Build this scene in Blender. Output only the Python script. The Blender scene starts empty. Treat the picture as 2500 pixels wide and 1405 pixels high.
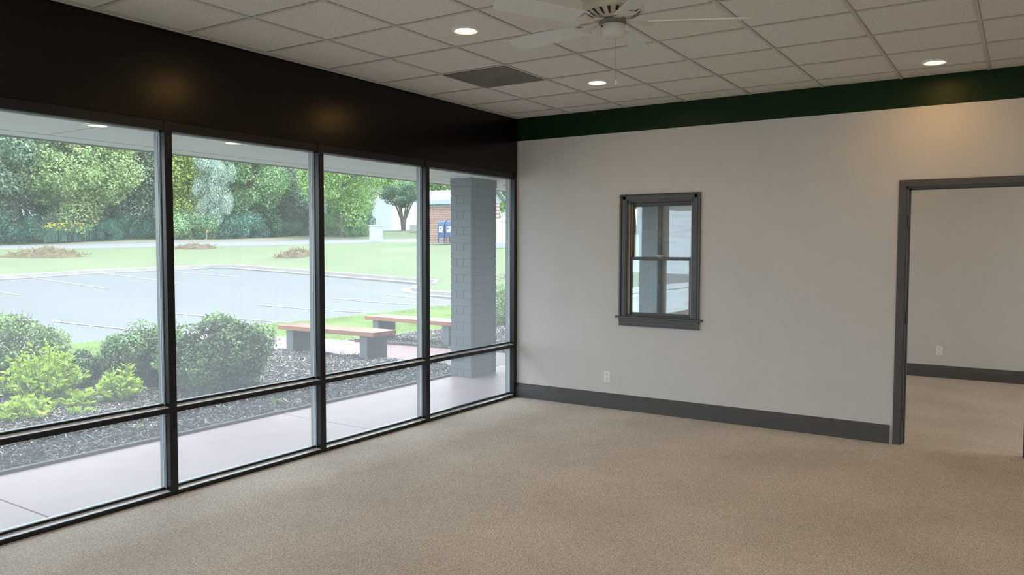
import bpy, math, random
import numpy as np
from mathutils import Vector, Matrix

random.seed(7)
SC = bpy.context.scene
COL = SC.collection

# ------------------------------------------------------------------ camera
cam_data = bpy.data.cameras.new('camera')
cam = bpy.data.objects.new('camera', cam_data)
COL.objects.link(cam)
cam_data.sensor_width = 36.0
cam_data.lens = 1914.9 / 2500 * 36.0
cam_data.clip_start = 0.05
cam_data.clip_end = 500
_r = Vector((0.83651104, 0.54794506, 0.00234381))
_u = Vector((-0.02940626, 0.0406205, 0.99874183))
_f = Vector((-0.54716045, 0.83552749, -0.05009251))
cam.matrix_world = Matrix(((_r.x, _u.x, -_f.x, 4.6081), (_r.y, _u.y, -_f.y, -7.1317), (_r.z, _u.z, -_f.z, 1.6185), (0, 0, 0, 1)))
SC.camera = cam

# ------------------------------------------------------------------ world, sun, exposure
SC.view_settings.view_transform = 'Standard'
SC.view_settings.look = 'None'
SC.view_settings.gamma = 1.0
SC.view_settings.use_curve_mapping = False
SC.view_settings.exposure = 0.92
world = bpy.data.worlds.new('overcast_sky')
SC.world = world
world.use_nodes = True
wn = world.node_tree
bg = wn.nodes['Background']
tc = wn.nodes.new('ShaderNodeTexCoord')
nz = wn.nodes.new('ShaderNodeTexNoise'); nz.inputs['Scale'].default_value = 2.0
cr = wn.nodes.new('ShaderNodeValToRGB')
cr.color_ramp.elements[0].position = 0.3; cr.color_ramp.elements[0].color = (0.70, 0.83, 1.0, 1)
cr.color_ramp.elements[1].position = 0.7; cr.color_ramp.elements[1].color = (0.93, 0.97, 1.0, 1)
wn.links.new(tc.outputs['Generated'], nz.inputs['Vector'])
wn.links.new(nz.outputs['Fac'], cr.inputs['Fac'])
wn.links.new(cr.outputs['Color'], bg.inputs['Color'])
bg.inputs['Strength'].default_value = 3.0
sun_d = bpy.data.lights.new('sun', 'SUN'); sun_d.energy = 3.8; sun_d.angle = math.radians(14)
sun_d.color = (1.0, 0.96, 0.9)
sun = bpy.data.objects.new('sun', sun_d); COL.objects.link(sun)
sun.rotation_euler = Vector((0.14, 0.24, 0.95)).to_track_quat('Z', 'Y').to_euler()
LAMP_WARM = (1.0, 0.55, 0.15)
LAMP_POWER = 50.0

# ------------------------------------------------------------------ material helpers
def mat(name, color, rough=0.6, metal=0.0, spec=0.5, noise=None, bump=None, coat=0.0):
    """noise=(scale, amount, detail) tints the base colour; bump=(scale, strength, distance)"""
    m = bpy.data.materials.new(name); m.use_nodes = True
    nt = m.node_tree; b = nt.nodes['Principled BSDF']
    b.inputs['Base Color'].default_value = (*color, 1)
    b.inputs['Roughness'].default_value = rough
    b.inputs['Metallic'].default_value = metal
    b.inputs['Specular IOR Level'].default_value = spec
    b.inputs['Coat Weight'].default_value = coat
    t = nt.nodes.new('ShaderNodeTexCoord')
    if noise:
        n = nt.nodes.new('ShaderNodeTexNoise'); n.inputs['Scale'].default_value = noise[0]
        n.inputs['Detail'].default_value = noise[2] if len(noise) > 2 else 4
        nt.links.new(t.outputs['Object'], n.inputs['Vector'])
        r = nt.nodes.new('ShaderNodeValToRGB'); a = noise[1]
        r.color_ramp.elements[0].position = 0.3; r.color_ramp.elements[1].position = 0.7
        r.color_ramp.elements[0].color = (*[max(0, c * (1 - a)) for c in color], 1)
        r.color_ramp.elements[1].color = (*[min(1, c * (1 + a)) for c in color], 1)
        nt.links.new(n.outputs['Fac'], r.inputs['Fac'])
        nt.links.new(r.outputs['Color'], b.inputs['Base Color'])
    if bump:
        n2 = nt.nodes.new('ShaderNodeTexNoise'); n2.inputs['Scale'].default_value = bump[0]; n2.inputs['Detail'].default_value = 5
        nt.links.new(t.outputs['Object'], n2.inputs['Vector'])
        bp = nt.nodes.new('ShaderNodeBump'); bp.inputs['Strength'].default_value = bump[1]; bp.inputs['Distance'].default_value = bump[2]
        nt.links.new(n2.outputs['Fac'], bp.inputs['Height']); nt.links.new(bp.outputs['Normal'], b.inputs['Normal'])
    return m

def emit(name, color, strength):
    m = bpy.data.materials.new(name); m.use_nodes = True
    nt = m.node_tree; nt.nodes.clear()
    o = nt.nodes.new('ShaderNodeOutputMaterial'); e = nt.nodes.new('ShaderNodeEmission')
    e.inputs['Color'].default_value = (*color, 1); e.inputs['Strength'].default_value = strength
    nt.links.new(e.outputs[0], o.inputs[0]); return m

def glass(name, tint, veil, veil_scale=None, refl=1.0):
    m = bpy.data.materials.new(name); m.use_nodes = True
    nt = m.node_tree; nt.nodes.clear(); L = nt.links
    o = nt.nodes.new('ShaderNodeOutputMaterial')
    tr = nt.nodes.new('ShaderNodeBsdfTransparent'); tr.inputs[0].default_value = (*tint, 1)
    gl = nt.nodes.new('ShaderNodeBsdfGlossy'); gl.inputs['Roughness'].default_value = 0.0
    gl.inputs['Color'].default_value = (0.95, 1.0, 1.0, 1)
    geo = nt.nodes.new('ShaderNodeNewGeometry')
    dot = nt.nodes.new('ShaderNodeVectorMath'); dot.operation = 'DOT_PRODUCT'
    L.new(geo.outputs['Incoming'], dot.inputs[0]); L.new(geo.outputs['Normal'], dot.inputs[1])
    ab = nt.nodes.new('ShaderNodeMath'); ab.operation = 'ABSOLUTE'; L.new(dot.outputs['Value'], ab.inputs[0])
    su = nt.nodes.new('ShaderNodeMath'); su.operation = 'SUBTRACT'; su.inputs[0].default_value = 1.0; L.new(ab.outputs[0], su.inputs[1])
    pw = nt.nodes.new('ShaderNodeMath'); pw.operation = 'POWER'; pw.inputs[1].default_value = 5.0; L.new(su.outputs[0], pw.inputs[0])
    ma = nt.nodes.new('ShaderNodeMath'); ma.operation = 'MULTIPLY_ADD'; ma.inputs[1].default_value = 0.75 * refl; ma.inputs[2].default_value = 0.04 * refl
    L.new(pw.outputs[0], ma.inputs[0])
    m1 = nt.nodes.new('ShaderNodeMixShader'); L.new(ma.outputs[0], m1.inputs[0]); L.new(tr.outputs[0], m1.inputs[1]); L.new(gl.outputs[0], m1.inputs[2])
    tl = nt.nodes.new('ShaderNodeBsdfTranslucent'); tl.inputs[0].default_value = (0.9, 0.97, 1.0, 1)
    m2 = nt.nodes.new('ShaderNodeMixShader'); m2.inputs[0].default_value = veil
    if veil_scale:
        t = nt.nodes.new('ShaderNodeTexCoord'); mp = nt.nodes.new('ShaderNodeMapping')
        mp.inputs['Scale'].default_value = veil_scale; mp.inputs['Rotation'].default_value = (0, 0.6, 0)
        n = nt.nodes.new('ShaderNodeTexNoise'); n.inputs['Scale'].default_value = 3; n.inputs['Detail'].default_value = 8; n.inputs['Distortion'].default_value = 1.2
        L.new(t.outputs['Object'], mp.inputs[0]); L.new(mp.outputs[0], n.inputs['Vector'])
        r = nt.nodes.new('ShaderNodeValToRGB'); r.color_ramp.elements[0].position = 0.45; r.color_ramp.elements[1].position = 0.75
        r.color_ramp.elements[0].color = (veil, veil, veil, 1); r.color_ramp.elements[1].color = (veil * 3, veil * 3, veil * 3, 1)
        L.new(n.outputs['Fac'], r.inputs['Fac']); L.new(r.outputs['Color'], m2.inputs[0])
    L.new(m1.outputs[0], m2.inputs[1]); L.new(tl.outputs[0], m2.inputs[2]); L.new(m2.outputs[0], o.inputs[0])
    return m

# ------------------------------------------------------------------ mesh builder
class MB:
    def __init__(s): s.v = []; s.f = []; s.mi = []
    def add(s, vs, fs, mi=0):
        k = len(s.v); s.v += [tuple(v) for v in vs]
        for f in fs: s.f.append(tuple(i + k for i in f)); s.mi.append(mi)
        return s
    def box(s, x0, x1, y0, y1, z0, z1, mi=0, M=None):
        vs = [(x, y, z) for z in (z0, z1) for y in (y0, y1) for x in (x0, x1)]
        if M is not None: vs = [tuple(M @ Vector(v)) for v in vs]
        return s.add(vs, [(0, 2, 3, 1), (4, 5, 7, 6), (0, 1, 5, 4), (2, 6, 7, 3), (0, 4, 6, 2), (1, 3, 7, 5)], mi)
    def prism(s, poly, a0, a1, axis, mi=0):
        """poly: 2-D outline; extruded along axis 'x','y','z' from a0 to a1"""
        n = len(poly)
        def P(p, a):
            if axis == 'x': return (a, p[0], p[1])
            if axis == 'y': return (p[0], a, p[1])
            return (p[0], p[1], a)
        vs = [P(p, a0) for p in poly] + [P(p, a1) for p in poly]
        fs = [tuple(range(n))[::-1], tuple(range(n, 2 * n))] + [(i, (i + 1) % n, n + (i + 1) % n, n + i) for i in range(n)]
        return s.add(vs, fs, mi)
    def lathe(s, prof, n=32, M=None, mi=0):
        vs = []; fs = []
        for r, z in prof:
            for k in range(n):
                a = 2 * math.pi * k / n; vs.append((r * math.cos(a), r * math.sin(a), z))
        for i in range(len(prof) - 1):
            for k in range(n):
                fs.append((i * n + k, i * n + (k + 1) % n, (i + 1) * n + (k + 1) % n, (i + 1) * n + k))
        if M is not None: vs = [tuple(M @ Vector(v)) for v in vs]
        return s.add(vs, fs, mi)
    def tube(s, pts, rad, n=8, mi=0):
        rs = rad if isinstance(rad, (list, tuple)) else [rad] * len(pts)
        P = [Vector(p) for p in pts]; vs = []; fs = []
        for i, p in enumerate(P):
            d = (P[min(i + 1, len(P) - 1)] - P[max(i - 1, 0)]).normalized()
            a = d.orthogonal().normalized() if i == 0 else (a_prev - d * a_prev.dot(d)).normalized()
            a_prev = a; b = d.cross(a)
            for k in range(n):
                t = 2 * math.pi * k / n; vs.append(tuple(p + (a * math.cos(t) + b * math.sin(t)) * rs[i]))
        for i in range(len(P) - 1):
            for k in range(n): fs.append((i * n + k, i * n + (k + 1) % n, (i + 1) * n + (k + 1) % n, (i + 1) * n + k))
        fs.append(tuple(range(n))[::-1]); fs.append(tuple(range((len(P) - 1) * n, len(P) * n)))
        return s.add(vs, fs, mi)
    def build(s, name, mats, parent=None, smooth=False, bevel=0.0, loc=None):
        me = bpy.data.meshes.new(name); me.from_pydata(s.v, [], s.f); me.update()
        for m in (mats if isinstance(mats, (list, tuple)) else [mats]): me.materials.append(m)
        me.polygons.foreach_set('material_index', s.mi)
        if smooth: me.polygons.foreach_set('use_smooth', [True] * len(me.polygons))
        o = bpy.data.objects.new(name, me); COL.objects.link(o)
        import bmesh
        bm = bmesh.new(); bm.from_mesh(me); bmesh.ops.recalc_face_normals(bm, faces=bm.faces); bm.to_mesh(me); bm.free()
        if bevel > 0:
            md = o.modifiers.new('bevel', 'BEVEL'); md.width = bevel; md.segments = 2; md.limit_method = 'ANGLE'
        if parent is not None: o.parent = parent
        if loc is not None: o.location = loc
        return o

def tag(o, label, cat, group=None, kind=None):
    o['label'] = label; o['category'] = cat
    if group: o['group'] = group
    if kind: o['kind'] = kind
    return o
def struct(o): o['kind'] = 'structure'; return o
def empty(name, loc, rz=0.0):
    o = bpy.data.objects.new(name, None); COL.objects.link(o); o.location = loc; o.rotation_euler = (0, 0, rz)
    o.empty_display_size = 0.1
    return o
def dup(root, loc, rz=None, scale=None):
    r = root.copy(); COL.objects.link(r); r.location = loc
    if rz is not None: r.rotation_euler = (0, 0, rz)
    if scale is not None: r.scale = scale
    for ch in list(root.children):
        c = ch.copy(); COL.objects.link(c); c.parent = r
        for g in list(ch.children):
            d = g.copy(); COL.objects.link(d); d.parent = c
    return r

def numesh(name, V, F, mats, mi=None, parent=None, nper=4):
    V = np.asarray(V, dtype=np.float32); F = np.asarray(F, dtype=np.int32)
    me = bpy.data.meshes.new(name)
    me.vertices.add(len(V)); me.vertices.foreach_set('co', V.ravel())
    me.loops.add(F.size); me.loops.foreach_set('vertex_index', F.ravel())
    me.polygons.add(len(F)); me.polygons.foreach_set('loop_start', np.arange(0, F.size, nper, dtype=np.int32))
    for m in (mats if isinstance(mats, (list, tuple)) else [mats]): me.materials.append(m)
    if mi is not None: me.polygons.foreach_set('material_index', np.asarray(mi, dtype=np.int32))
    me.update(calc_edges=True)
    o = bpy.data.objects.new(name, me); COL.objects.link(o)
    if parent is not None: o.parent = parent
    return o

# ------------------------------------------------------------------ materials
M = {}
def paint_wall(name, col):
    return mat(name, col, 0.75, bump=(90, 0.35, 0.004), noise=(3, 0.015))
M['wall'] = paint_wall('greige_wall_paint', (0.60, 0.585, 0.56))
M['green'] = mat('dark_green_paint', (0.004, 0.022, 0.006), 0.42, spec=0.2, bump=(90, 0.25, 0.003))
M['black'] = mat('black_semi_gloss_paint', (0.003, 0.0026, 0.002), 0.24, spec=0.30, bump=(22, 0.12, 0.006))
M['trim'] = mat('charcoal_trim_paint', (0.076, 0.076, 0.075), 0.38)
M['alum'] = mat('dark_bronze_aluminium', (0.010, 0.011, 0.014), 0.26, spec=0.35)
M['cap'] = mat('sill_cap_painted_sheen', (0.62, 0.66, 0.70), 0.28, spec=0.9)  # frame is bronze here too; the sky's sheen is painted in as pale colour
M['stop'] = mat('aluminium_stop_painted_daylight', (0.13, 0.145, 0.165), 0.3, spec=0.8)  # lighter copy of the bronze frame, painting the daylight on its returns
M['gasket'] = mat('pale_glazing_bead', (0.42, 0.47, 0.50), 0.35)
M['white'] = mat('white_plastic', (0.78, 0.78, 0.76), 0.4)
M['fan'] = mat('ivory_fan_enamel', (0.56, 0.53, 0.45), 0.35)
M['fanblade'] = mat('off_white_fan_blade', (0.62, 0.62, 0.57), 0.45)
M['dark'] = mat('dark_recess', (0.02, 0.018, 0.016), 0.8)
M['taupe'] = mat('taupe_perforated_metal', (0.155, 0.135, 0.105), 0.6, noise=(4, 0.15))
M['cream'] = mat('cream_vinyl', (0.50, 0.46, 0.37), 0.5)
M['glass'] = glass('storefront_glass', (0.95, 0.975, 0.975), 0.085, refl=0.6)
M['sashglass'] = glass('dusty_sash_glass', (0.82, 0.86, 0.88), 0.05, (1.0, 1.0, 4.0), refl=2.2)

def carpet_mat():
    m = mat('beige_loop_carpet', (0.44, 0.36, 0.285), 0.95, spec=0.1)
    nt = m.node_tree; b = nt.nodes['Principled BSDF']; L = nt.links
    t = nt.nodes.new('ShaderNodeTexCoord')
    mp = nt.nodes.new('ShaderNodeMapping'); mp.inputs['Rotation'].default_value = (0, 0, 0.0); mp.inputs['Scale'].default_value = (110, 85, 1)
    L.new(t.outputs['Object'], mp.inputs[0])
    v = nt.nodes.new('ShaderNodeTexVoronoi'); v.inputs['Scale'].default_value = 1.0; v.inputs['Randomness'].default_value = 0.55
    L.new(mp.outputs[0], v.inputs['Vector'])
    n = nt.nodes.new('ShaderNodeTexNoise'); n.inputs['Scale'].default_value = 1.1; n.inputs['Detail'].default_value = 5
    L.new(t.outputs['Object'], n.inputs['Vector'])
    r = nt.nodes.new('ShaderNodeValToRGB')
    r.color_ramp.elements[0].position = 0.15; r.color_ramp.elements[0].color = (0.86, 0.785, 0.70, 1)
    r.color_ramp.elements[1].position = 0.8; r.color_ramp.elements[1].color = (0.50, 0.45, 0.395, 1)
    L.new(v.outputs['Distance'], r.inputs['Fac'])
    v2 = nt.nodes.new('ShaderNodeMixRGB'); v2.blend_type = 'MULTIPLY'; v2.inputs[0].default_value = 1.0
    r2 = nt.nodes.new('ShaderNodeValToRGB'); r2.color_ramp.elements[0].color = (0.88, 0.88, 0.88, 1); r2.color_ramp.elements[1].color = (1.08, 1.08, 1.08, 1)
    r2.color_ramp.elements[0].position = 0.3; r2.color_ramp.elements[1].position = 0.7
    L.new(n.outputs['Fac'], r2.inputs['Fac']); L.new(r.outputs['Color'], v2.inputs[1]); L.new(r2.outputs['Color'], v2.inputs[2])
    v3 = nt.nodes.new('ShaderNodeMixRGB'); v3.blend_type = 'MULTIPLY'; v3.inputs[0].default_value = 0.16
    sepc = nt.nodes.new('ShaderNodeSeparateColor'); L.new(v.outputs['Color'], sepc.inputs[0])
    L.new(v2.outputs[0], v3.inputs[1]); L.new(sepc.outputs[0], v3.inputs[2])
    L.new(v3.outputs[0], b.inputs['Base Color'])
    bp = nt.nodes.new('ShaderNodeBump'); bp.inputs['Strength'].default_value = 0.8; bp.inputs['Distance'].default_value = 0.006; bp.invert = True
    L.new(v.outputs['Distance'], bp.inputs['Height']); L.new(bp.outputs['Normal'], b.inputs['Normal'])
    return m
M['carpet'] = carpet_mat()

G = 0.6115; GX = 0.0485; GY = -0.3077
def tile_mat():
    m = mat('mineral_fibre_ceiling_tile', (0.5, 0.47, 0.42), 0.9, spec=0.1)
    nt = m.node_tree; b = nt.nodes['Principled BSDF']; L = nt.links
    t = nt.nodes.new('ShaderNodeTexCoord')
    mp = nt.nodes.new('ShaderNodeMapping'); mp.inputs['Location'].default_value = (-GX / G, -GY / G, 0); mp.inputs['Scale'].default_value = (1 / G, 1 / G, 0)
    L.new(t.outputs['Object'], mp.inputs[0])
    fl = nt.nodes.new('ShaderNodeVectorMath'); fl.operation = 'FLOOR'; L.new(mp.outputs[0], fl.inputs[0])
    w = nt.nodes.new('ShaderNodeTexWhiteNoise'); w.noise_dimensions = '3D'; L.new(fl.outputs[0], w.inputs['Vector'])
    rr = nt.nodes.new('ShaderNodeValToRGB'); E = rr.color_ramp.elements
    E[0].position = 0.0; E[0].color = (0.75, 0.72, 0.645, 1); E[1].position = 1.0; E[1].color = (0.79, 0.745, 0.69, 1)
    e = E.new(0.5); e.color = (0.765, 0.73, 0.665, 1)
    L.new(w.outputs['Value'], rr.inputs['Fac'])
    n = nt.nodes.new('ShaderNodeTexNoise'); n.inputs['Scale'].default_value = 130; n.inputs['Detail'].default_value = 3
    L.new(t.outputs['Object'], n.inputs['Vector'])
    r2 = nt.nodes.new('ShaderNodeValToRGB'); r2.color_ramp.elements[0].position = 0.33; r2.color_ramp.elements[0].color = (0.62, 0.62, 0.62, 1)
    r2.color_ramp.elements[1].position = 0.5; r2.color_ramp.elements[1].color = (1, 1, 1, 1); L.new(n.outputs['Fac'], r2.inputs['Fac'])
    mx = nt.nodes.new('ShaderNodeMixRGB'); mx.blend_type = 'MULTIPLY'; mx.inputs[0].default_value = 0.8
    L.new(rr.outputs['Color'], mx.inputs[1]); L.new(r2.outputs['Color'], mx.inputs[2]); L.new(mx.outputs[0], b.inputs['Base Color'])
    bp = nt.nodes.new('ShaderNodeBump'); bp.inputs['Strength'].default_value = 0.5; bp.inputs['Distance'].default_value = 0.004
    L.new(n.outputs['Fac'], bp.inputs['Height']); L.new(bp.outputs['Normal'], b.inputs['Normal'])
    return m
M['tile'] = tile_mat()
M['gap_shade'] = mat('ceiling_gap_shade', (0.30, 0.28, 0.26), 0.9)  # dark strips painting the shadow line of the gap beside each bar
M['tbar'] = mat('ceiling_grid_enamel', (0.54, 0.51, 0.455), 0.5)

def grid_mat(name, c_hi, c_lo, scale, rough, detail=6, bumpd=0.01, sc=(1, 1, 1), spec=0.3, pos=(0.35, 0.65)):
    m = mat(name, c_hi, rough, spec=spec)
    nt = m.node_tree; b = nt.nodes['Principled BSDF']; L = nt.links
    t = nt.nodes.new('ShaderNodeTexCoord'); mp = nt.nodes.new('ShaderNodeMapping'); mp.inputs['Scale'].default_value = sc
    L.new(t.outputs['Object'], mp.inputs[0])
    n = nt.nodes.new('ShaderNodeTexNoise'); n.inputs['Scale'].default_value = scale; n.inputs['Detail'].default_value = detail; n.inputs['Roughness'].default_value = 0.65
    L.new(mp.outputs[0], n.inputs['Vector'])
    r = nt.nodes.new('ShaderNodeValToRGB'); r.color_ramp.elements[0].position = pos[0]; r.color_ramp.elements[1].position = pos[1]
    r.color_ramp.elements[0].color = (*c_lo, 1); r.color_ramp.elements[1].color = (*c_hi, 1)
    L.new(n.outputs['Fac'], r.inputs['Fac']); L.new(r.outputs['Color'], b.inputs['Base Color'])
    if bumpd:
        n2 = nt.nodes.new('ShaderNodeTexNoise'); n2.inputs['Scale'].default_value = scale * 8; n2.inputs['Detail'].default_value = 4
        L.new(t.outputs['Object'], n2.inputs['Vector'])
        bp = nt.nodes.new('ShaderNodeBump'); bp.inputs['Strength'].default_value = 0.4; bp.inputs['Distance'].default_value = bumpd
        L.new(n2.outputs['Fac'], bp.inputs['Height']); L.new(bp.outputs['Normal'], b.inputs['Normal'])
    return m
M['grass'] = grid_mat('pale_green_lawn', (0.128, 0.150, 0.090), (0.106, 0.134, 0.078), 0.5, 0.9, 8, 0.006, (0.35, 1, 1), 0.1)
M['nearlawn'] = grid_mat('lawn_soil_green', (0.138, 0.188, 0.079), (0.109, 0.151, 0.061), 2, 0.9, 8, 0.02, (1, 1, 1), 0.1)
M['asphalt'] = grid_mat('pale_grey_asphalt', (0.108, 0.112, 0.118), (0.096, 0.101, 0.108), 0.35, 0.6, 8, 0.002, (0.25, 1.6, 1), 0.10)
M['road'] = grid_mat('pale_road_asphalt', (0.161, 0.164, 0.173), (0.149, 0.155, 0.164), 0.3, 0.7, 6, 0.0)
M['sand'] = grid_mat('bare_sandy_verge', (0.173, 0.149, 0.125), (0.125, 0.131, 0.083), 0.5, 0.9, 6, 0.02)
M['kerb'] = grid_mat('concrete_curb', (0.214, 0.205, 0.190), (0.173, 0.167, 0.161), 1.5, 0.8, 6, 0.01)
M['line'] = mat('white_road_paint', (0.357, 0.357, 0.357), 0.6)
M['walk'] = grid_mat('red_stained_concrete', (0.385, 0.285, 0.29), (0.33, 0.215, 0.22), 0.8, 0.42, 6, 0.002, (1, 1, 1), 0.15)
M['walkpath'] = grid_mat('faded_red_concrete_path', (0.195, 0.140, 0.140), (0.175, 0.115, 0.115), 1.0, 0.5, 6, 0.002, (1, 1, 1), 0.15)
M['edging'] = mat('dark_red_brown_edging', (0.075, 0.042, 0.042), 0.7, noise=(6, 0.2))
M['mulch'] = grid_mat('dark_bark_mulch', (0.085, 0.075, 0.07), (0.03, 0.026, 0.026), 9, 0.9, 8, 0.03)
M['chip1'] = mat('dark_mulch_chip', (0.045, 0.037, 0.036), 0.8)
M['chip2'] = mat('grey_mulch_chip', (0.15, 0.14, 0.14), 0.7)
M['chip3'] = mat('pale_mulch_chip', (0.42, 0.40, 0.37), 0.7)
M['soffit'] = mat('pale_blue_grey_soffit', (0.86, 0.93, 0.96), 0.75, noise=(2, 0.02))
M['seam'] = mat('soffit_seam', (0.22, 0.24, 0.26), 0.8)
M['roof'] = mat('roofing', (0.2, 0.2, 0.2), 0.8)
M['wood'] = mat('red_brown_stained_wood', (0.26, 0.072, 0.042), 0.3, noise=(8, 0.18), spec=1.0, coat=0.6)
M['straw'] = grid_mat('dry_straw', (0.125, 0.095, 0.068), (0.08, 0.066, 0.038), 4, 0.95, 8, 0.0)
M['strawpale'] = mat('dry_grass_stalk', (0.20, 0.17, 0.09), 0.9)
M['bark'] = mat('grey_brown_bark', (0.16, 0.13, 0.10), 0.9, noise=(6, 0.3))
M['whitemetal'] = mat('white_painted_metal', (0.535, 0.556, 0.549), 0.5)
M['palegreen'] = mat('pale_grey_green_cabinet', (0.405, 0.477, 0.448), 0.5)
M['bluebox'] = mat('navy_blue_enamel', (0.03, 0.07, 0.17), 0.4)
M['brickwhite'] = mat('white_cladding', (0.731, 0.748, 0.782), 0.8)
M['metalroof'] = mat('pale_standing_seam_metal', (0.332, 0.354, 0.368), 0.45, metal=0.2)
M['greytrim'] = mat('blue_grey_fascia', (0.30, 0.34, 0.37), 0.6)
M['concrete'] = mat('light_concrete', (0.347, 0.347, 0.332), 0.8, noise=(3, 0.1))
M['orange'] = mat('orange_plastic', (0.85, 0.2, 0.06), 0.6)
M['yellow'] = mat('yellow_blossom', (0.62, 0.55, 0.06), 0.8)
M['ink'] = mat('grey_lettering', (0.17, 0.15, 0.2), 0.6)
M['inkred'] = mat('orange_red_lettering', (0.65, 0.10, 0.05), 0.6)

def block_mat(name, col, mortar, bw, bh, axis, msize=0.006, off=0.5, depth=0.006, sub=None, tone=0.1):
    """brickwork; axis = which object axis runs along the courses"""
    m = mat(name, col, 0.6)
    nt = m.node_tree; b = nt.nodes['Principled BSDF']; L = nt.links
    t = nt.nodes.new('ShaderNodeTexCoord'); sp = nt.nodes.new('ShaderNodeSeparateXYZ'); cb = nt.nodes.new('ShaderNodeCombineXYZ')
    L.new(t.outputs['Object'], sp.inputs[0]); L.new(sp.outputs[axis], cb.inputs[0]); L.new(sp.outputs['Z'], cb.inputs[1])
    br = nt.nodes.new('ShaderNodeTexBrick'); br.inputs['Scale'].default_value = 1.0
    br.inputs['Brick Width'].default_value = bw; br.inputs['Row Height'].default_value = bh
    br.inputs['Mortar Size'].default_value = msize; br.offset = off; br.inputs['Mortar Smooth'].default_value = 0.3
    br.inputs['Color1'].default_value = (*[c * (1 + tone) for c in col], 1); br.inputs['Color2'].default_value = (*[c * (1 - tone) for c in col], 1)
    br.inputs['Mortar'].default_value = (*mortar, 1)
    L.new(cb.outputs[0], br.inputs['Vector']); L.new(br.outputs['Color'], b.inputs['Base Color'])
    bp = nt.nodes.new('ShaderNodeBump'); bp.inputs['Distance'].default_value = depth; bp.invert = True; bp.inputs['Strength'].default_value = 1.0
    L.new(br.outputs['Fac'], bp.inputs['Height']); L.new(bp.outputs['Normal'], b.inputs['Normal'])
    return m
GREY = (0.090, 0.105, 0.113)
M['blockX'] = block_mat('grey_painted_block', GREY, (0.18, 0.205, 0.22), 0.4, 0.1, 'X', tone=0.03)
M['blockY'] = block_mat('grey_painted_block_side', GREY, (0.19, 0.22, 0.235), 0.4, 0.1, 'Y', tone=0.01, depth=0.002)
M['greypaint'] = mat('grey_masonry_paint', GREY, 0.6, bump=(40, 0.3, 0.004), noise=(5, 0.04))
M['brick'] = block_mat('red_brick', (0.26, 0.115, 0.08), (0.38, 0.33, 0.30), 0.3, 0.1, 'X', msize=0.016, tone=0.2)
M['brickY'] = block_mat('red_brick_side', (0.26, 0.115, 0.08), (0.38, 0.33, 0.30), 0.3, 0.1, 'Y', msize=0.016, tone=0.2)

def leaf_mat(name, col, vary=0.25, scale=0.8, trans=0.3):
    m = bpy.data.materials.new(name); m.use_nodes = True
    nt = m.node_tree; nt.nodes.clear(); L = nt.links
    o = nt.nodes.new('ShaderNodeOutputMaterial')
    d = nt.nodes.new('ShaderNodeBsdfPrincipled'); d.inputs['Roughness'].default_value = 0.55; d.inputs['Specular IOR Level'].default_value = 0.35
    tl = nt.nodes.new('ShaderNodeBsdfTranslucent')
    t = nt.nodes.new('ShaderNodeTexCoord'); n = nt.nodes.new('ShaderNodeTexNoise'); n.inputs['Scale'].default_value = scale; n.inputs['Detail'].default_value = 3
    L.new(t.outputs['Object'], n.inputs['Vector'])
    r = nt.nodes.new('ShaderNodeValToRGB'); r.color_ramp.elements[0].position = 0.32; r.color_ramp.elements[1].position = 0.68
    r.color_ramp.elements[0].color = (*[c * (1 - vary) for c in col], 1); r.color_ramp.elements[1].color = (*[min(1, c * (1 + vary)) for c in col], 1)
    L.new(n.outputs['Fac'], r.inputs['Fac']); L.new(r.outputs['Color'], d.inputs['Base Color']); L.new(r.outputs['Color'], tl.inputs[0])
    mx = nt.nodes.new('ShaderNodeMixShader'); mx.inputs[0].default_value = trans
    L.new(d.outputs[0], mx.inputs[1]); L.new(tl.outputs[0], mx.inputs[2]); L.new(mx.outputs[0], o.inputs[0])
    return m
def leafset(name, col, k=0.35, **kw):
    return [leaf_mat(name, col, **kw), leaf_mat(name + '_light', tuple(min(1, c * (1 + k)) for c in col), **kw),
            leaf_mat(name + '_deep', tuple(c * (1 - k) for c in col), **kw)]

# ------------------------------------------------------------------ ROOM SHELL
H = 3.0
XR = 7.6; YF = -9.3; Y2 = 4.05; WT = 0.13   # right wall, wall behind the camera, far wall of the next room, partition thickness
mb = MB(); mb.box(-0.0, XR, YF, Y2, -0.12, 0.0); struct(mb.build('floor', M['carpet']))
# ceiling: tiles set behind a grid of T bars
mb = MB()
def ceil_part(x0, x1, y0, y1):
    mb.box(x0, x1, y0, y1, H + 0.006, H + 0.05, 0)
    k = 0
    while GX + k * G < x1:
        x = GX + k * G; mb.box(x - 0.011, x + 0.011, y0, y1, H, H + 0.0065, 1); mb.box(x + 0.011, x + 0.0135, y0, y1, H + 0.003, H + 0.0062, 2); k += 1
    k = int((y0 - GY) / G) - 1
    while GY + k * G < y1:
        y = GY + k * G
        if y > y0:
            mb.box(x0, x1, y - 0.011, y + 0.011, H + 0.0003, H + 0.0062, 1); mb.box(x0, x1, y - 0.014, y - 0.011, H + 0.003, H + 0.0061, 2)
        k += 1
    mb.box(x0, x0 + 0.02, y0, y1, H - 0.001, H + 0.006, 1)
ceil_part(0, XR, YF, 0); ceil_part(0, XR, WT, Y2)
mb.box(3.30, 3.42, -0.9235, -0.915, H - 0.003, H + 0.001, 2)      # dark sliver painting the shaded gap where two bars meet
struct(mb.build('ceiling', [M['tile'], M['tbar'], M['gap_shade']]))

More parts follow.
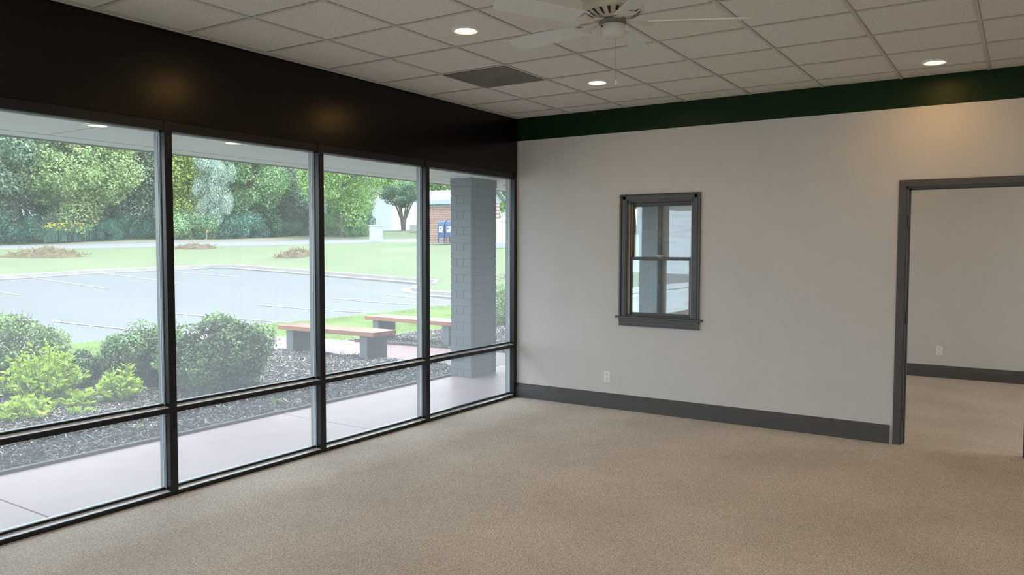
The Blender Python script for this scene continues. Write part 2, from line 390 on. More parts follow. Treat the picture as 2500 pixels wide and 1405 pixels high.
# partition wall (with small window and doorway)
WX0, WX1, WZ0, WZ1 = 1.298, 1.977, 0.931, 2.086       # window hole
DX0, DX1, DZ = 3.775, 4.66, 2.13                       # doorway hole
mb = MB()
ZB = 2.765
mb.box(-0.11, WX0, 0, WT, 0, ZB); mb.box(WX0, WX1, 0, WT, 0, WZ0); mb.box(WX0, WX1, 0, WT, WZ1, ZB)
mb.box(WX1, DX0, 0, WT, 0, ZB); mb.box(DX0, DX1, 0, WT, DZ, ZB); mb.box(DX1, XR, 0, WT, 0, ZB)
mb.box(-0.11, XR, 0, WT, ZB, H + 0.05, 1)
struct(mb.build('wall_back', [M['wall'], M['green']]))
mb = MB(); mb.box(-0.11, XR + 0.12, Y2, Y2 + 0.13, 0, H + 0.05); struct(mb.build('wall_far_room', M['wall']))
mb = MB(); mb.box(XR, XR + 0.12, YF - 0.12, Y2, 2.426, H + 0.05); mb.box(XR, XR + 0.12, -5.34, 0.25, 0, 2.426); mb.box(XR, XR + 0.12, 2.35, Y2, 0, 2.426); struct(mb.build('wall_right', M['wall']))
mb = MB(); mb.box(-0.11, XR, YF - 0.12, YF, 2.426, H + 0.05); mb.box(-0.11, 6.08, YF - 0.12, YF, 0, 2.426); struct(mb.build('wall_front', M['wall']))
# header above the storefront windows
mb = MB(); mb.box(-0.16, 0.004, YF - 0.12, 0, 2.425, H + 0.05); mb.box(-0.16, 0.004, WT, Y2, 2.425, H + 0.05)
struct(mb.build('wall_left', M['black']))

# storefront windows: each bay is frame head, sill, rail, mullion and two panes
def bay(n, y0, y1, last=False, loc=None, rz=0.0):
    e = empty('window_%d' % n, loc if loc else (0, y0, 0), rz); struct(e)
    fx0, fx1 = -0.113, 0.0
    gx = -0.058
    w = 0.054
    def P(b, nm, m, **k): return b.build(nm, m, e, loc=(0, -y0, 0), **k)
    b = MB()
    # sill, head and transom: dark tube with a shallow glazing pocket
    b.prism([(fx0, 0), (fx1, 0), (fx1, 0.028), (gx + 0.011, 0.036), (gx + 0.011, 0.045), (fx0, 0.045)], y0, y1, 'y'); P(b, 'sill', M['alum'])
    b = MB(); b.box(fx0, fx1 - 0.006, y0, y1, 2.362, 2.426); P(b, 'head_rail', M['alum'], bevel=0.002)
    b = MB(); b.prism([(fx0, 0.545), (fx1, 0.545), (fx1, 0.578), (gx + 0.011, 0.587), (gx + 0.011, 0.597), (fx0, 0.597)], y0, y1, 'y'); P(b, 'transom_rail', M['alum'])
    b = MB(); b.box(fx0, fx1 + 0.001, y0 - w / 2, y0 + w / 2, 0.0, 2.426)
    if last: b.box(fx0, fx1 + 0.001, y1 - w, y1, 0.0, 2.426)
    P(b, 'mullion', M['alum'], bevel=0.002)
    ya, yb = y0 + w / 2, (y1 - w) if last else y1 - w / 2
    for z0, z1, nm in ((0.045, 0.545, 'lower_pane'), (0.595, 2.362, 'upper_pane')):
        b = MB(); b.box(gx - 0.003, gx + 0.003, ya, yb, z0, z1); P(b, nm, M['glass'])
    b = MB()
    for z0, z1 in ((0.045, 0.545), (0.595, 2.362)):
        for ga, gb, mi in ((gx + 0.004, gx + 0.011, 0), (gx - 0.012, gx - 0.004, 0)):
            b.box(ga, gb, yb - 0.009, yb, z0, z1, mi); b.box(ga, gb, ya, ya + 0.009, z0, z1, mi)
            b.box(ga, gb, ya, yb, z1 - 0.009, z1, mi)
        b.box(gx + 0.004, gx + 0.010, ya + .009, yb - .009, z0, z0 + 0.009, 1); b.box(gx - 0.010, gx - 0.004, ya + .009, yb - .009, z0, z0 + 0.009, 1)
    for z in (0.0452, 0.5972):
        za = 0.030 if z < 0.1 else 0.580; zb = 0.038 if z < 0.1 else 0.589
        b.prism([(fx1 - 0.004, za - 0.002), (fx1 - 0.004, za), (gx + 0.011, zb), (gx + 0.011, zb - 0.002)], ya, yb, 'y', 3)  # strip carrying the painted sky sheen on sill and rail tops
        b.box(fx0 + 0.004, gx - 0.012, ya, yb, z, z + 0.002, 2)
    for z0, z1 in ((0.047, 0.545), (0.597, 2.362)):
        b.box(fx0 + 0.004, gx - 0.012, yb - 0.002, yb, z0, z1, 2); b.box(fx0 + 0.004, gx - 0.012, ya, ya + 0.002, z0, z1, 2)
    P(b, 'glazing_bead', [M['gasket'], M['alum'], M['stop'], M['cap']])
ys = [-9.3, -8.0, -6.7, -5.41, -4.11, -2.81, -1.51, 0.0]
for i in range(7): bay(i + 1, ys[i], ys[i + 1], last=(i == 6))
ys2 = [WT + 0.027, 1.35, 2.65, Y2]
for i in range(3): bay(i + 8, ys2[i], ys2[i + 1], last=(i == 2))
wx = XR / 5
bay(12, 0, wx, loc=(XR, YF, 0), rz=math.pi / 2, last=True)  # unseen front-wall bay, added to let in daylight from behind the camera
wy = 6.6 / 5
for i in range(3): bay(i + 13, 0, wy, loc=(XR, -5.34 - i * wy, 0), rz=math.pi, last=(i == 2))  # unseen right-wall bays, added to brighten the room with daylight
for i in range(2): bay(16 + i, 0, 1.05, loc=(XR, 2.35 - 1.05 * i, 0), rz=math.pi, last=(i == 1))  # out-of-view bays added to bring daylight into the next room

# baseboards
prof = [(0, 0), (-0.016, 0), (-0.016, 0.105), (-0.012, 0.112), (-0.012, 0.128), (-0.007, 0.136), (-0.007, 0.148), (0, 0.155)]
def baseb(name, x0, x1, y):
    b = MB(); b.prism([(y + p, z) for p, z in prof], x0, x1, 'x'); struct(b.build(name, M['trim']))
baseb('baseboard_back', 0.001, 3.70, 0); baseb('baseboard_right', 4.735, XR, 0); baseb('baseboard_far', 0.001, XR, Y2)

# small double-hung window in the partition
e = empty('window_11', (1.6375, 0, WZ0)); struct(e)
def P(b, nm, m, **k): return b.build(nm, m, e, loc=(-1.6375, 0, -WZ0), **k)
b = MB()
def casing_side(x_in, sgn, z0, z1):
    for a0, a1, d in ((0.0, 0.012, 0.012), (0.012, 0.045, 0.016), (0.045, 0.056, 0.012), (0.056, 0.074, 0.024)):
        xa, xb = x_in + sgn * a0, x_in + sgn * a1
        b.box(min(xa, xb), max(xa, xb), -d, 0, z0, z1)
casing_side(WX0, -1, WZ0, WZ1 + 0.056); casing_side(WX1, 1, WZ0, WZ1 + 0.056)
for a0, a1, d in ((0.0, 0.012, 0.012), (0.012, 0.045, 0.016), (0.045, 0.056, 0.012), (0.056, 0.062, 0.024)):
    b.box(WX0 - 0.074, WX1 + 0.074, -d, 0, WZ1 + a0, WZ1 + a1)
P(b, 'casing', M['trim'], bevel=0.0015)
b = MB(); b.box(WX0 - 0.108, WX1 + 0.106, -0.045, 0.02, WZ0 - 0.002, WZ0 + 0.018); P(b, 'stool', M['trim'], bevel=0.005)
b = MB(); b.box(WX0 - 0.075, WX1 + 0.075, -0.018, 0, 0.852, 0.93); b.box(WX0 - 0.075, WX1 + 0.075, -0.03, 0, 0.90, 0.931); b.box(WX0 - 0.075, WX1 + 0.075, -0.024, 0, 0.852, 0.865)
P(b, 'apron', M['trim'], bevel=0.003)
b = MB(); b.box(WX0, WX0 + 0.014, 0.0, WT, WZ0, WZ1); b.box(WX1 - 0.014, WX1, 0.0, WT, WZ0, WZ1); b.box(WX0, WX1, 0.0, WT, WZ1 - 0.016, WZ1)
b.box(WX0, WX1, 0.02, WT, WZ0, WZ0 + 0.016); P(b, 'jamb', M['trim'])
b = MB(); b.box(WX0 + 0.014, WX0 + 0.022, 0.066, 0.078, WZ0 + 0.6, WZ1 - 0.02); b.box(WX0 + 0.014, WX0 + 0.021, 0.012, 0.028, WZ0 + 0.02, WZ1 - 0.02)
b.box(WX1 - 0.022, WX1 - 0.014, 0.012, 0.028, WZ0 + 0.02, WZ1 - 0.02); P(b, 'jamb_liner', M['cream'])
def sash(nm, y0, y1, x0, x1, z0, z1, gx0, gx1, gz0, gz1):
    b = MB(); b.box(x0, gx0, y0, y1, z0, z1); b.box(gx1, x1, y0, y1, z0, z1); b.box(gx0, gx1, y0, y1, z0, gz0); b.box(gx0, gx1, y0, y1, gz1, z1)
    s = P(b, nm, M['trim'], bevel=0.002)
    b = MB(); yc = (y0 + y1) / 2; b.box(gx0, gx1, yc - 0.002, yc + 0.002, gz0, gz1)
    b.build('pane', M['sashglass'], s)
sash('upper_sash', 0.078, 0.106, WX0 + 0.016, WX1 - 0.016, 1.50, WZ1 - 0.018, 1.334, 1.938, 1.535, 2.03)
sash('lower_sash', 0.036, 0.064, WX0 + 0.010, WX1 - 0.010, WZ0 + 0.018, 1.535, 1.333, 1.932, 0.985, 1.503)
b = MB(); b.box(1.60, 1.66, 0.03, 0.062, 1.535, 1.544); b.prism([(1.61 + 0.02 * math.cos(t * math.pi / 8), 0.045 + 0.013 * math.sin(t * math.pi / 8)) for t in range(16)], 1.544, 1.558, 'z')
b.box(1.63, 1.665, 0.036, 0.044, 1.547, 1.556); P(b, 'sash_lock', M['cream'], bevel=0.002)
b = MB(); b.box(WX0 + .02, WX1 - .02, 0.0, 0.03, WZ0 + 0.018, WZ0 + 0.030); P(b, 'sill_stop', M['trim'], bevel=0.002)

# doorway
e = empty('door_1', ((DX0 + DX1) / 2, 0, 0)); struct(e)
cx = (DX0 + DX1) / 2
def P(b, nm, m, **k): return b.build(nm, m, e, loc=(-cx, 0, 0), **k)
b = MB(); b.box(DX0 - 0.052, DX0 + 0.004, -0.018, 0.0, 0, DZ + 0.05); b.box(DX1 - 0.004, DX1 + 0.052, -0.018, 0, 0, DZ + 0.05)
b.box(DX0 + 0.004, DX1 - 0.004, -0.018, 0, DZ - 0.004, DZ + 0.05); P(b, 'casing', M['trim'], bevel=0.002)
b = MB(); b.box(DX0, DX0 + 0.016, -0.004, WT + 0.004, 0, DZ); b.box(DX1 - 0.016, DX1, -0.004, WT + 0.004, 0, DZ); b.box(DX0, DX1, -0.004, WT + 0.004, DZ - 0.016, DZ); P(b, 'jamb', M['trim'])
b = MB(); b.box(DX0 + 0.016, DX0 + 0.028, 0.07, 0.11, 0, DZ - 0.016); b.box(DX1 - 0.028, DX1 - 0.016, 0.07, 0.11, 0, DZ - 0.016); b.box(DX0 + 0.016, DX1 - 0.016, 0.07, 0.11, DZ - 0.028, DZ - 0.016)
P(b, 'door_stop', M['trim'])
for z in (0.25, 1.05, 1.85):
    b = MB(); b.box(DX0 + 0.0165, DX0 + 0.0185, 0.02, 0.055, z - 0.045, z + 0.045); b.tube([(DX0 + 0.022, 0.016, z - 0.045), (DX0 + 0.022, 0.016, z + 0.045)], 0.0055, 8); P(b, 'hinge', M['trim'])

# outlets
def outlet(x, y, z, label, n):
    e = empty('wall_outlet', (x, y, z)); tag(e, label, 'outlet')
    b = MB(); b.box(-0.036, 0.036, -0.006, 0, -0.058, 0.058); b.build('face_plate', M['white'], e, bevel=0.003)
    for zz in (0.026, -0.026):
        b = MB(); b.box(-0.017, 0.017, -0.0085, -0.0055, zz - 0.015, zz + 0.015)
        rc = b.build('receptacle', M['white'], e, bevel=0.002)
        b = MB()
        b.box(-0.009, -0.006, -0.0092, -0.008, zz - 0.002, zz + 0.009); b.box(0.006, 0.009, -0.0092, -0.008, zz - 0.002, zz + 0.009)
        b.box(-0.003, 0.003, -0.0092, -0.008, zz - 0.012, zz - 0.006)
        b.build('slot', M['dark'], rc)
outlet(1.094, 0, 0.322, 'white duplex outlet low on the wall below and left of the small window', 0)
outlet(3.728, Y2, 0.34, 'white outlet low on the far wall seen through the doorway', 1)

# return air grille in the ceiling
e = empty('ceiling_diffuser', (GX + 1.5 * G, GY - 2.5 * G, H)); tag(e, 'dark taupe perforated square air diffuser panel set in the ceiling grid', 'air diffuser')
b = MB(); s = G / 2 - 0.012; b.box(-s, s, -s, s, -0.006, 0.004); b.build('perforated_panel', M['taupe'], e, bevel=0.002)
b = MB(); b.lathe([(0.0, -0.0075), (0.16, -0.0078), (0.20, -0.0075), (0.215, -0.006)], 40); b.build('round_neck', M['taupe'], e, smooth=True)

# recessed ceiling lights
M['lamp_on'] = emit('warm_lamp_on', LAMP_WARM, LAMP_POWER)
M['lamp_soft'] = emit('warm_soffit_lamp', (1.0, 0.72, 0.45), 2.0)
def downlight(x, y, z, label, on=True, cat='ceiling light', mt='lamp_on', name='recessed_light', group=None):
    e = empty(name, (x, y, z)); tag(e, label, cat, group)
    b = MB(); b.lathe([(0.062, 0.001), (0.066, -0.004), (0.082, -0.007), (0.092, -0.004), (0.094, 0.006)], 40); b.build('trim_ring', M['white'], e, smooth=True)
    b = MB(); b.lathe([(0.0, -0.0035), (0.05, -0.0035), (0.064, -0.0025)], 32); b.build('lamp_lens', M[mt], e, smooth=True)
    return e
downlight(1.585, -3.06, H, 'lit recessed ceiling light left of the ceiling fan')
downlight(1.575, -1.21, H, 'lit recessed ceiling light just right of the dark air diffuser')
downlight(4.0, -0.50, H, 'lit recessed ceiling light near the green band above the doorway')
for x, y in ((4.0, -2.36), (4.0, -4.5), (1.585, -4.9), (1.585, -6.8), (4.0, -7.6), (6.4, -1.2), (6.4, -3.6), (6.4, -6.2)):
    downlight(x, y, H, 'lit recessed ceiling light out of view in the near part of the room', group='ceiling lights out of view')  # first one read from its glow; the others added for brightness
for x, y in ((2.3, 1.3), (4.6, 1.3), (6.6, 1.3), (3.2, 2.9), (5.4, 2.9), (1.2, 2.9)):
    downlight(x, y, H, 'lit recessed ceiling light added out of view in the next room', group='added ceiling lights in the next room')  # unseen lamps, added to brighten the next room

# ceiling fan
FX, FY = 2.895, -3.63
e = empty('ceiling_fan', (FX, FY, H)); tag(e, 'off-white five-blade ceiling fan with a pull chain hanging from the tiles', 'ceiling fan')
b = MB(); b.lathe([(0.0, 0.0), (0.075, 0.0), (0.078, -0.02), (0.06, -0.05), (0.03, -0.07)], 40); b.build('canopy', M['fan'], e, smooth=True)
b = MB(); b.lathe([(0.0, -0.06), (0.06, -0.062), (0.06, -0.10), (0.11, -0.102), (0.14, -0.115), (0.148, -0.14), (0.148, -0.212), (0.152, -0.218), (0.152, -0.232), (0.142, -0.238)], 48)
b.lathe([(0.142, -0.238), (0.075, -0.272), (0.0, -0.272)], 48); mo = b.build('motor_housing', M['fan'], e, smooth=True)
b = MB()
for k in range(20):
    a = 2 * math.pi * k / 20; Mr = Matrix.Rotation(a, 4, 'Z')
    b.add([tuple(Mr @ Vector(v)) for v in ((0.133, -0.008, -0.2435), (0.133, 0.008, -0.2435), (0.092, 0.0035, -0.2658), (0.092, -0.0035, -0.2658))], [(0, 1, 2, 3)])
b.build('vent', M['dark'], mo)
b = MB(); b.lathe([(0.0, -0.272), (0.066, -0.272), (0.068, -0.290), (0.05, -0.294)], 40); b.build('flywheel', M['taupe'], e, smooth=True)
b = MB(); b.lathe([(0.0, -0.292), (0.052, -0.294), (0.060, -0.300), (0.060, -0.338), (0.055, -0.352), (0.03, -0.362), (0.0, -0.364)], 40)
sw = b.build('switch_housing', M['fan'], e, smooth=True)
b = MB(); b.tube([(-0.028, -0.052, -0.312), (-0.030, -0.062, -0.312)], 0.004, 8); b.build('reverse_switch', M['dark'], sw)
for k in range(5):
    a = math.radians(27 + 72 * k + (0)); Mr = Matrix.Rotation(a, 4, 'Z')
    # blade iron
    b = MB()
    pts = [(0.055, -0.279), (0.09, -0.284), (0.13, -0.294), (0.17, -0.297), (0.20, -0.293)]
    ws = [0.018, 0.016, 0.02, 0.045, 0.055]
    vs = []; fs = []
    for (r, z), w in zip(pts, ws):
        vs += [(r, -w, z), (r, w, z), (r, w, z + 0.006), (r, -w, z + 0.006)]
    for i in range(4):
        o = i * 4
        fs += [(o, o + 1, o + 5, o + 4), (o + 1, o + 2, o + 6, o + 5), (o + 2, o + 3, o + 7, o + 6), (o + 3, o, o + 4, o + 7)]
    fs += [(0, 3, 2, 1), (16, 17, 18, 19)]
    b.add([tuple(Mr @ Vector(v)) for v in vs], fs)
    b.build('blade_iron', M['fan'], e, smooth=False, bevel=0.002)
    # blade with rounded tip, pitched
    outline = []
    for t in range(9): 
        u = t / 8; outline.append((0.165 + 0.43 * u, -(0.050 + 0.018 * u)))
    for t in range(1, 8):
        an = -math.pi / 2 + math.pi * t / 8; outline.append((0.595 + 0.055 * math.cos(an), 0.068 * math.sin(an)))
    for t in range(9):
        u = 1 - t / 8; outline.append((0.165 + 0.43 * u, (0.050 + 0.018 * u)))
    Mp = Mr @ Matrix.Rotation(math.radians(12), 4, 'X')
    n = len(outline)
    vs = [tuple(Mp @ Vector((x, y, 0)) + Vector((0, 0, -0.289))) for x, y in outline] + [tuple(Mp @ Vector((x, y, 0.006)) + Vector((0, 0, -0.289))) for x, y in outline]
    b = MB(); b.add(vs, [tuple(range(n))[::-1], tuple(range(n, 2 * n))] + [(i, (i + 1) % n, n + (i + 1) % n, n + i) for i in range(n)])
    b.build('blade', M['fanblade'], e)
b = MB(); b.tube([(0.02, 0.0, -0.36), (0.021, 0.0, -0.56)], 0.0013, 6); ch = b.build('pull_chain', M['taupe'], e)
b = MB(); b.lathe([(0.0, -0.56), (0.004, -0.563), (0.0055, -0.58), (0.004, -0.588), (0.0, -0.59)], 12, M=Matrix.Translation((0.021, 0, 0))); b.build('pull_knob', M['white'], ch, smooth=True)

# ------------------------------------------------------------------ BUILDING EXTERIOR
mb = MB(); mb.box(-2.25, XR + 0.3, YF - 1, 12, H + 0.06, H + 0.45); mb.box(-2.25, -2.13, YF - 1, 12, 2.5, H + 0.1); struct(mb.build('roof', M['roof']))
mb = MB(); mb.box(-2.15, -0.114, YF - 1, 12, 2.50, 2.56)
mb.box(-1.852, -1.846, YF - 1, 12, 2.4985, 2.502, 1)
for y in (-6.3, -3.94, 0.6, 3.0): mb.box(-1.85, -0.114, y - 0.003, y + 0.003, 2.4985, 2.502, 1)
struct(mb.build('soffit', [M['soffit'], M['seam']]))
downlight(-1.05, -3.98, 2.5, 'warm lit soffit light seen through the first window bay', cat='soffit light', mt='lamp_soft', name='soffit_light')
downlight(-1.02, -2.84, 2.5, 'warm lit soffit light seen through the second window bay', cat='soffit light', mt='lamp_soft', name='soffit_light')
downlight(-1.50, 2.05, 2.5, 'dark unlit soffit light right of the grey block column', cat='soffit light', mt='dark', name='soffit_light')
mb = MB(); mb.box(-0.16, 0.0, Y2 + 0.13, 12, 0, 2.5); struct(mb.build('wall_exterior', M['greypaint']))

def column(x0, x1, y0, y1, label):
    cx, cy = (x0 + x1) / 2, (y0 + y1) / 2
    e = empty('block_column', (cx, cy, -0.02)); tag(e, label, 'column')
    hx, hy = (x1 - x0) / 2, (y1 - y0) / 2
    b = MB(); H0 = 2.42; z = 0.0; i = 0
    b.box(-hx + 0.008, hx - 0.008, -hy + 0.008, hy - 0.008, 0, H0)
    while z < H0 - 0.01:
        zt = min(z + 0.1, H0)
        cuts = [-hx, hx] if i % 2 else [-hx, -hx + 0.10, -hx + 0.205, hx]
        cuts = [c for c in cuts]
        for a, c in zip(cuts[:-1], cuts[1:]):
            b.box(a + 0.0035 * (a > -hx), c - 0.0035 * (c < hx), -hy - 0.002 * (i % 2), hy, z + 0.004, zt - 0.004)
        z += 0.1; i += 1
    b.build('block_shaft', M['greypaint'], e, bevel=0.003)
    b = MB(); b.box(-hx - 0.004, hx + 0.004, -hy - 0.004, hy + 0.004, H0, 2.52); b.build('capital', M['greypaint'], e)
column(-1.52, -1.20, 0.80, 1.36, 'grey painted block column standing on the red sidewalk outside the last window bay')
column(-1.52, -1.20, 6.6, 7.16, 'grey block column glimpsed through the small double-hung window')
column(-1.52, -1.20, -7.1, -6.54, 'grey block column left of the view by the near window bays')

# ------------------------------------------------------------------ TERRAIN
CP = np.array([
 (-9.6,-12,-.15),(-9.6,0,-.15),(-9.6,6,-.15),(-9.6,12,-.12),(-14.8,-2,-.15),(-14.8,2.4,-.15),(-14.8,8.4,-.12),(-14.8,13.4,-.05),
 (-23.5,5.7,0),(-23.5,8.67,.1),(-23.5,11.65,.2),(-23.5,14.5,.36),(-29,8.55,.36),(-29,11.65,.48),(-29,15.2,.55),(-29.7,17.5,.66),
 (-25.7,17.5,.56),(-22.35,17.5,.44),(-18.8,17.5,.32),(-15.7,17.3,.17),(-12.2,17.0,-.08),(-23.5,-10,-.15),(-29,0,.18),(-29,-15,.0),
 (-50.34,16.96,1.5),(-45.79,25.43,1.69),(-40.83,32.05,1.83),(-34.0,38.8,2.05),(-59.5,20.98,1.91),(-54.18,30.87,2.27),(-47.05,40.11,2.58),(-40.45,46.44,2.74),
 (-63.16,22.59,2.22),(-56.8,40.95,2.46),(-64.37,33.39,2.6),(-50.76,57.36,3.41),(-54.42,46.86,2.9),
 (-40.24,14.98,1.1),(-26.73,20.83,1.16),(-12.12,18.6,.5),(-33,33,2.0),(-22.6,27.4,1.8),(-16.6,24.4,1.7),
 (-5.5,-3,-.08),(-5.5,3,-.08),(-1.5,-3,-.06),(-1.5,5,-.06),(-5,7,-.1),(-5,12,-.1),(0,16,-.1),
 (-80,30,2.8),(-80,90,4.5),(-60,-20,1.5),(-40,-40,.8),(-20,-40,-.1),(0,35,1.8),(0,80,3),(-5,-30,-.1),(-58.8,63.6,3.7),(-46.66,51.66,3.34),(-30,60,3.2)], float)
def _phi(r2): return np.where(r2 > 1e-9, 0.5 * r2 * np.log(np.maximum(r2, 1e-9)), 0.0)
_A = CP[:, :2] / 10; _n = len(_A)
_K = _phi(((_A[:, None] - _A[None]) ** 2).sum(-1)) + np.eye(_n) * 0.004
_Pm = np.hstack([np.ones((_n, 1)), _A]); _S = np.zeros((_n + 3, _n + 3)); _S[:_n, :_n] = _K; _S[:_n, _n:] = _Pm; _S[_n:, :_n] = _Pm.T
_w = np.linalg.solve(_S, np.concatenate([CP[:, 2], np.zeros(3)]))
def HZ(x, y):
    x = np.asarray(x, float) / 10; y = np.asarray(y, float) / 10; sh = x.shape
    q = np.stack([x.ravel(), y.ravel()], -1)
    r = _phi(((q[:, None] - _A[None]) ** 2).sum(-1)) @ _w[:_n] + _w[_n] + q @ _w[_n + 1:]
    return r.reshape(sh)
def hz(x, y): return float(HZ(np.array([x]), np.array([y]))[0])

def grid(name, xs, ys, zf, m, keep=None, parent=None):
    X, Y = np.meshgrid(xs, ys, indexing='ij'); Z = zf(X, Y)
    V = np.stack([X, Y, Z], -1).reshape(-1, 3); nx, ny = len(xs), len(ys)
    I, J = np.meshgrid(np.arange(nx - 1), np.arange(ny - 1), indexing='ij')
    if keep is not None:
        cx = (X[:-1, :-1] + X[1:, 1:]) / 2; cy = (Y[:-1, :-1] + Y[1:, 1:]) / 2; k = keep(cx, cy); I, J = I[k], J[k]
    a = I * ny + J; F = np.stack([a, a + ny, a + ny + 1, a + 1], -1).reshape(-1, 4)
    o = numesh(name, V, F, m, parent=parent)
    o.data.polygons.foreach_set('use_smooth', [True] * len(o.data.polygons))
    return o

# parking lot outline (curb line)
curb = [(-29.3, -45), (-29.3, 15.6), (-28.9, 16.9), (-27.9, 17.5), (-15.2, 17.5), (-15.0, 17.0), (-15.4, 16.4), (-15.0, 15.8), (-13.9, 15.6), (-11, 15.5), (-2, 15.4), (1, 15.4)]
def in_lot(X, Y):
    poly = [(-9.6, -45)] + curb[:-2] + [(-9.6, 15.5)]
    ins = np.zeros(X.shape, bool); n = len(poly)
    for i in range(n):
        x1, y1 = poly[i]; x2, y2 = poly[(i + 1) % n]
        c = ((y1 > Y) != (y2 > Y)) & (X < (x2 - x1) * (Y - y1) / (y2 - y1 + 1e-12) + x1); ins ^= c
    return ins
struct(grid('parking_lot', np.arange(-30, -9.5, 0.5), np.arange(-45, 18.6, 0.5), lambda X, Y: HZ(X, Y), M['asphalt'],
            keep=lambda X, Y: in_lot(X, Y) | in_lot(X + .5, Y) | in_lot(X - .5, Y) | in_lot(X, Y - .5)))
def lawn_z(X, Y):
    d = 0.12 * np.clip((X + 36) / 6, 0, 1) * np.clip((23 - Y) / 5, 0, 1) + 0.015 * np.sin(X * 0.6 + Y * 0.35) - 0.01
    inn = in_lot(X, Y)
    return np.where(inn, HZ(X, Y) - 0.25, HZ(X, Y) + d)
struct(grid('lawn', np.concatenate([np.arange(-125, -66, 3.0), np.arange(-66, -31, 1.0), np.arange(-31, -9.5, 0.35)]), np.concatenate([np.arange(-60, 12, 2.0), np.arange(12, 19, 0.35), np.arange(19, 70, 1.0), np.arange(70, 130, 3.0)]), lawn_z, M['grass'],
            keep=lambda X, Y: ~((X > -29) & (X < -9.9) & (Y < 15.0))))
# planting beds and near lawn
PY0, PY1 = 1.55, 3.10
def bedmask(X, Y):
    wob = 0.18 * np.sin(Y * 1.3) + 0.1 * np.sin(Y * 3.1 + 1)
    b1 = (X > -5.75 + wob) & (Y < PY0)
    b2 = (X > -5.55 + wob * 0.5) & (Y > PY1) & (Y < 8.3 + 0.3 * np.sin(X))
    return (b1 | b2)
struct(grid('near_lawn', np.arange(-9.9, -0.3, 0.1), np.arange(-12, 15.6, 0.1), lambda X, Y: HZ(X, Y) + 0.012, M['nearlawn'],
            keep=lambda X, Y: ~(bedmask(X + .15, Y) | ((Y > PY0) & (Y < PY1)) | ((X > -1.5) & (Y < 10)))))
struct(grid('back_lawn', np.arange(-9.9, 31, 1.0), np.arange(15.6, 100, 1.5), lambda X, Y: HZ(X, Y) + 0.0, M['grass']))
rng = np.random.default_rng(5)
# short grass blades
N = 130000
gx = rng.uniform(-9.7, -5.2, N * 2); gy = rng.uniform(-6, 14, N * 2)
k = ~bedmask(gx + 0.08, gy) & ~((gy > PY0 - 0.02) & (gy < PY1 + 0.02)); gx, gy = gx[k][:N], gy[k][:N]; n = len(gx)
gz = HZ(gx, gy) + 0.01; h = rng.uniform(0.03, 0.065, n); a = rng.uniform(0, 6.28, n); w = 0.006
dx, dy = np.cos(a) * w, np.sin(a) * w; lx, ly = rng.normal(0, 0.02, n), rng.normal(0, 0.02, n)
V = np.stack([np.stack([gx - dx, gy - dy, gz], -1), np.stack([gx + dx, gy + dy, gz], -1), np.stack([gx + lx, gy + ly, gz + h], -1)], 1).reshape(-1, 3)
o = numesh('grass_blades', V, np.arange(n * 3).reshape(-1, 3), leafset('lawn_blade', (0.27, 0.36, 0.14), 0.2, trans=0.5), rng.integers(0, 3, n), nper=3)
tag(o, 'short bright green grass blades of the strip between mulch bed and parking lot', 'grass', kind='stuff')

struct(grid('mulch_bed', np.arange(-6.3, -1.5, 0.1), np.arange(-12, 8.8, 0.1), lambda X, Y: HZ(X, Y) + 0.02 + 0.012 * np.sin(7 * X) * np.sin(6 * Y + X), M['mulch'],
            keep=lambda X, Y: bedmask(X, Y) & (X < -1.54)))
# mulch chips
def chips(n, x0, x1, y0, y1, zoff=0.02, dens=None):
    cx = rng.uniform(x0, x1, n); cy = rng.uniform(y0, y1, n)
    k = bedmask(cx, cy) & (cx < -1.58); cx, cy = cx[k], cy[k]; n = len(cx)
    cz = HZ(cx, cy) + zoff + 0.012 * np.sin(7 * cx) * np.sin(6 * cy + cx) + rng.uniform(0.0, 0.02, n)
    L = rng.uniform(0.010, 0.036, n) * (1 + (rng.random(n) < 0.08) * 1.3); W = rng.uniform(0.002, 0.006, n); T = rng.uniform(0.002, 0.005, n)
    a = rng.uniform(0, math.pi, n); el = rng.normal(0, 0.35, n)
    d = np.stack([np.cos(a) * np.cos(el), np.sin(a) * np.cos(el), np.sin(el)], -1)
    s = np.stack([-np.sin(a), np.cos(a), np.zeros(n)], -1); u = np.cross(d, s)
    c = np.stack([cx, cy, cz], -1); vs = []
    for i in (-1, 1):
        for j, kk in ((-1, -1), (1, -1), (1, 1), (-1, 1)):
            vs.append(c + d * (i * L)[:, None] + s * (j * W)[:, None] + u * (kk * T)[:, None])
    V = np.stack(vs, 1).reshape(-1, 3)
    f = np.array([(0, 3, 2, 1), (4, 5, 6, 7), (0, 1, 5, 4), (1, 2, 6, 5), (2, 3, 7, 6), (3, 0, 4, 7)])
    F = (np.arange(n)[:, None, None] * 8 + f[None]).reshape(-1, 4)
    mi = np.repeat(rng.choice([0, 1, 2], n, p=[0.58, 0.29, 0.13]), 6)
    return V, F, mi
V, F, mi = chips(95000, -6, -1.5, -5.2, 8)
o = numesh('mulch_chips', V, F, [M['chip1'], M['chip2'], M['chip3']], mi)
tag(o, 'dark shredded bark mulch with pale chips covering the beds beside the sidewalk', 'mulch', kind='stuff')

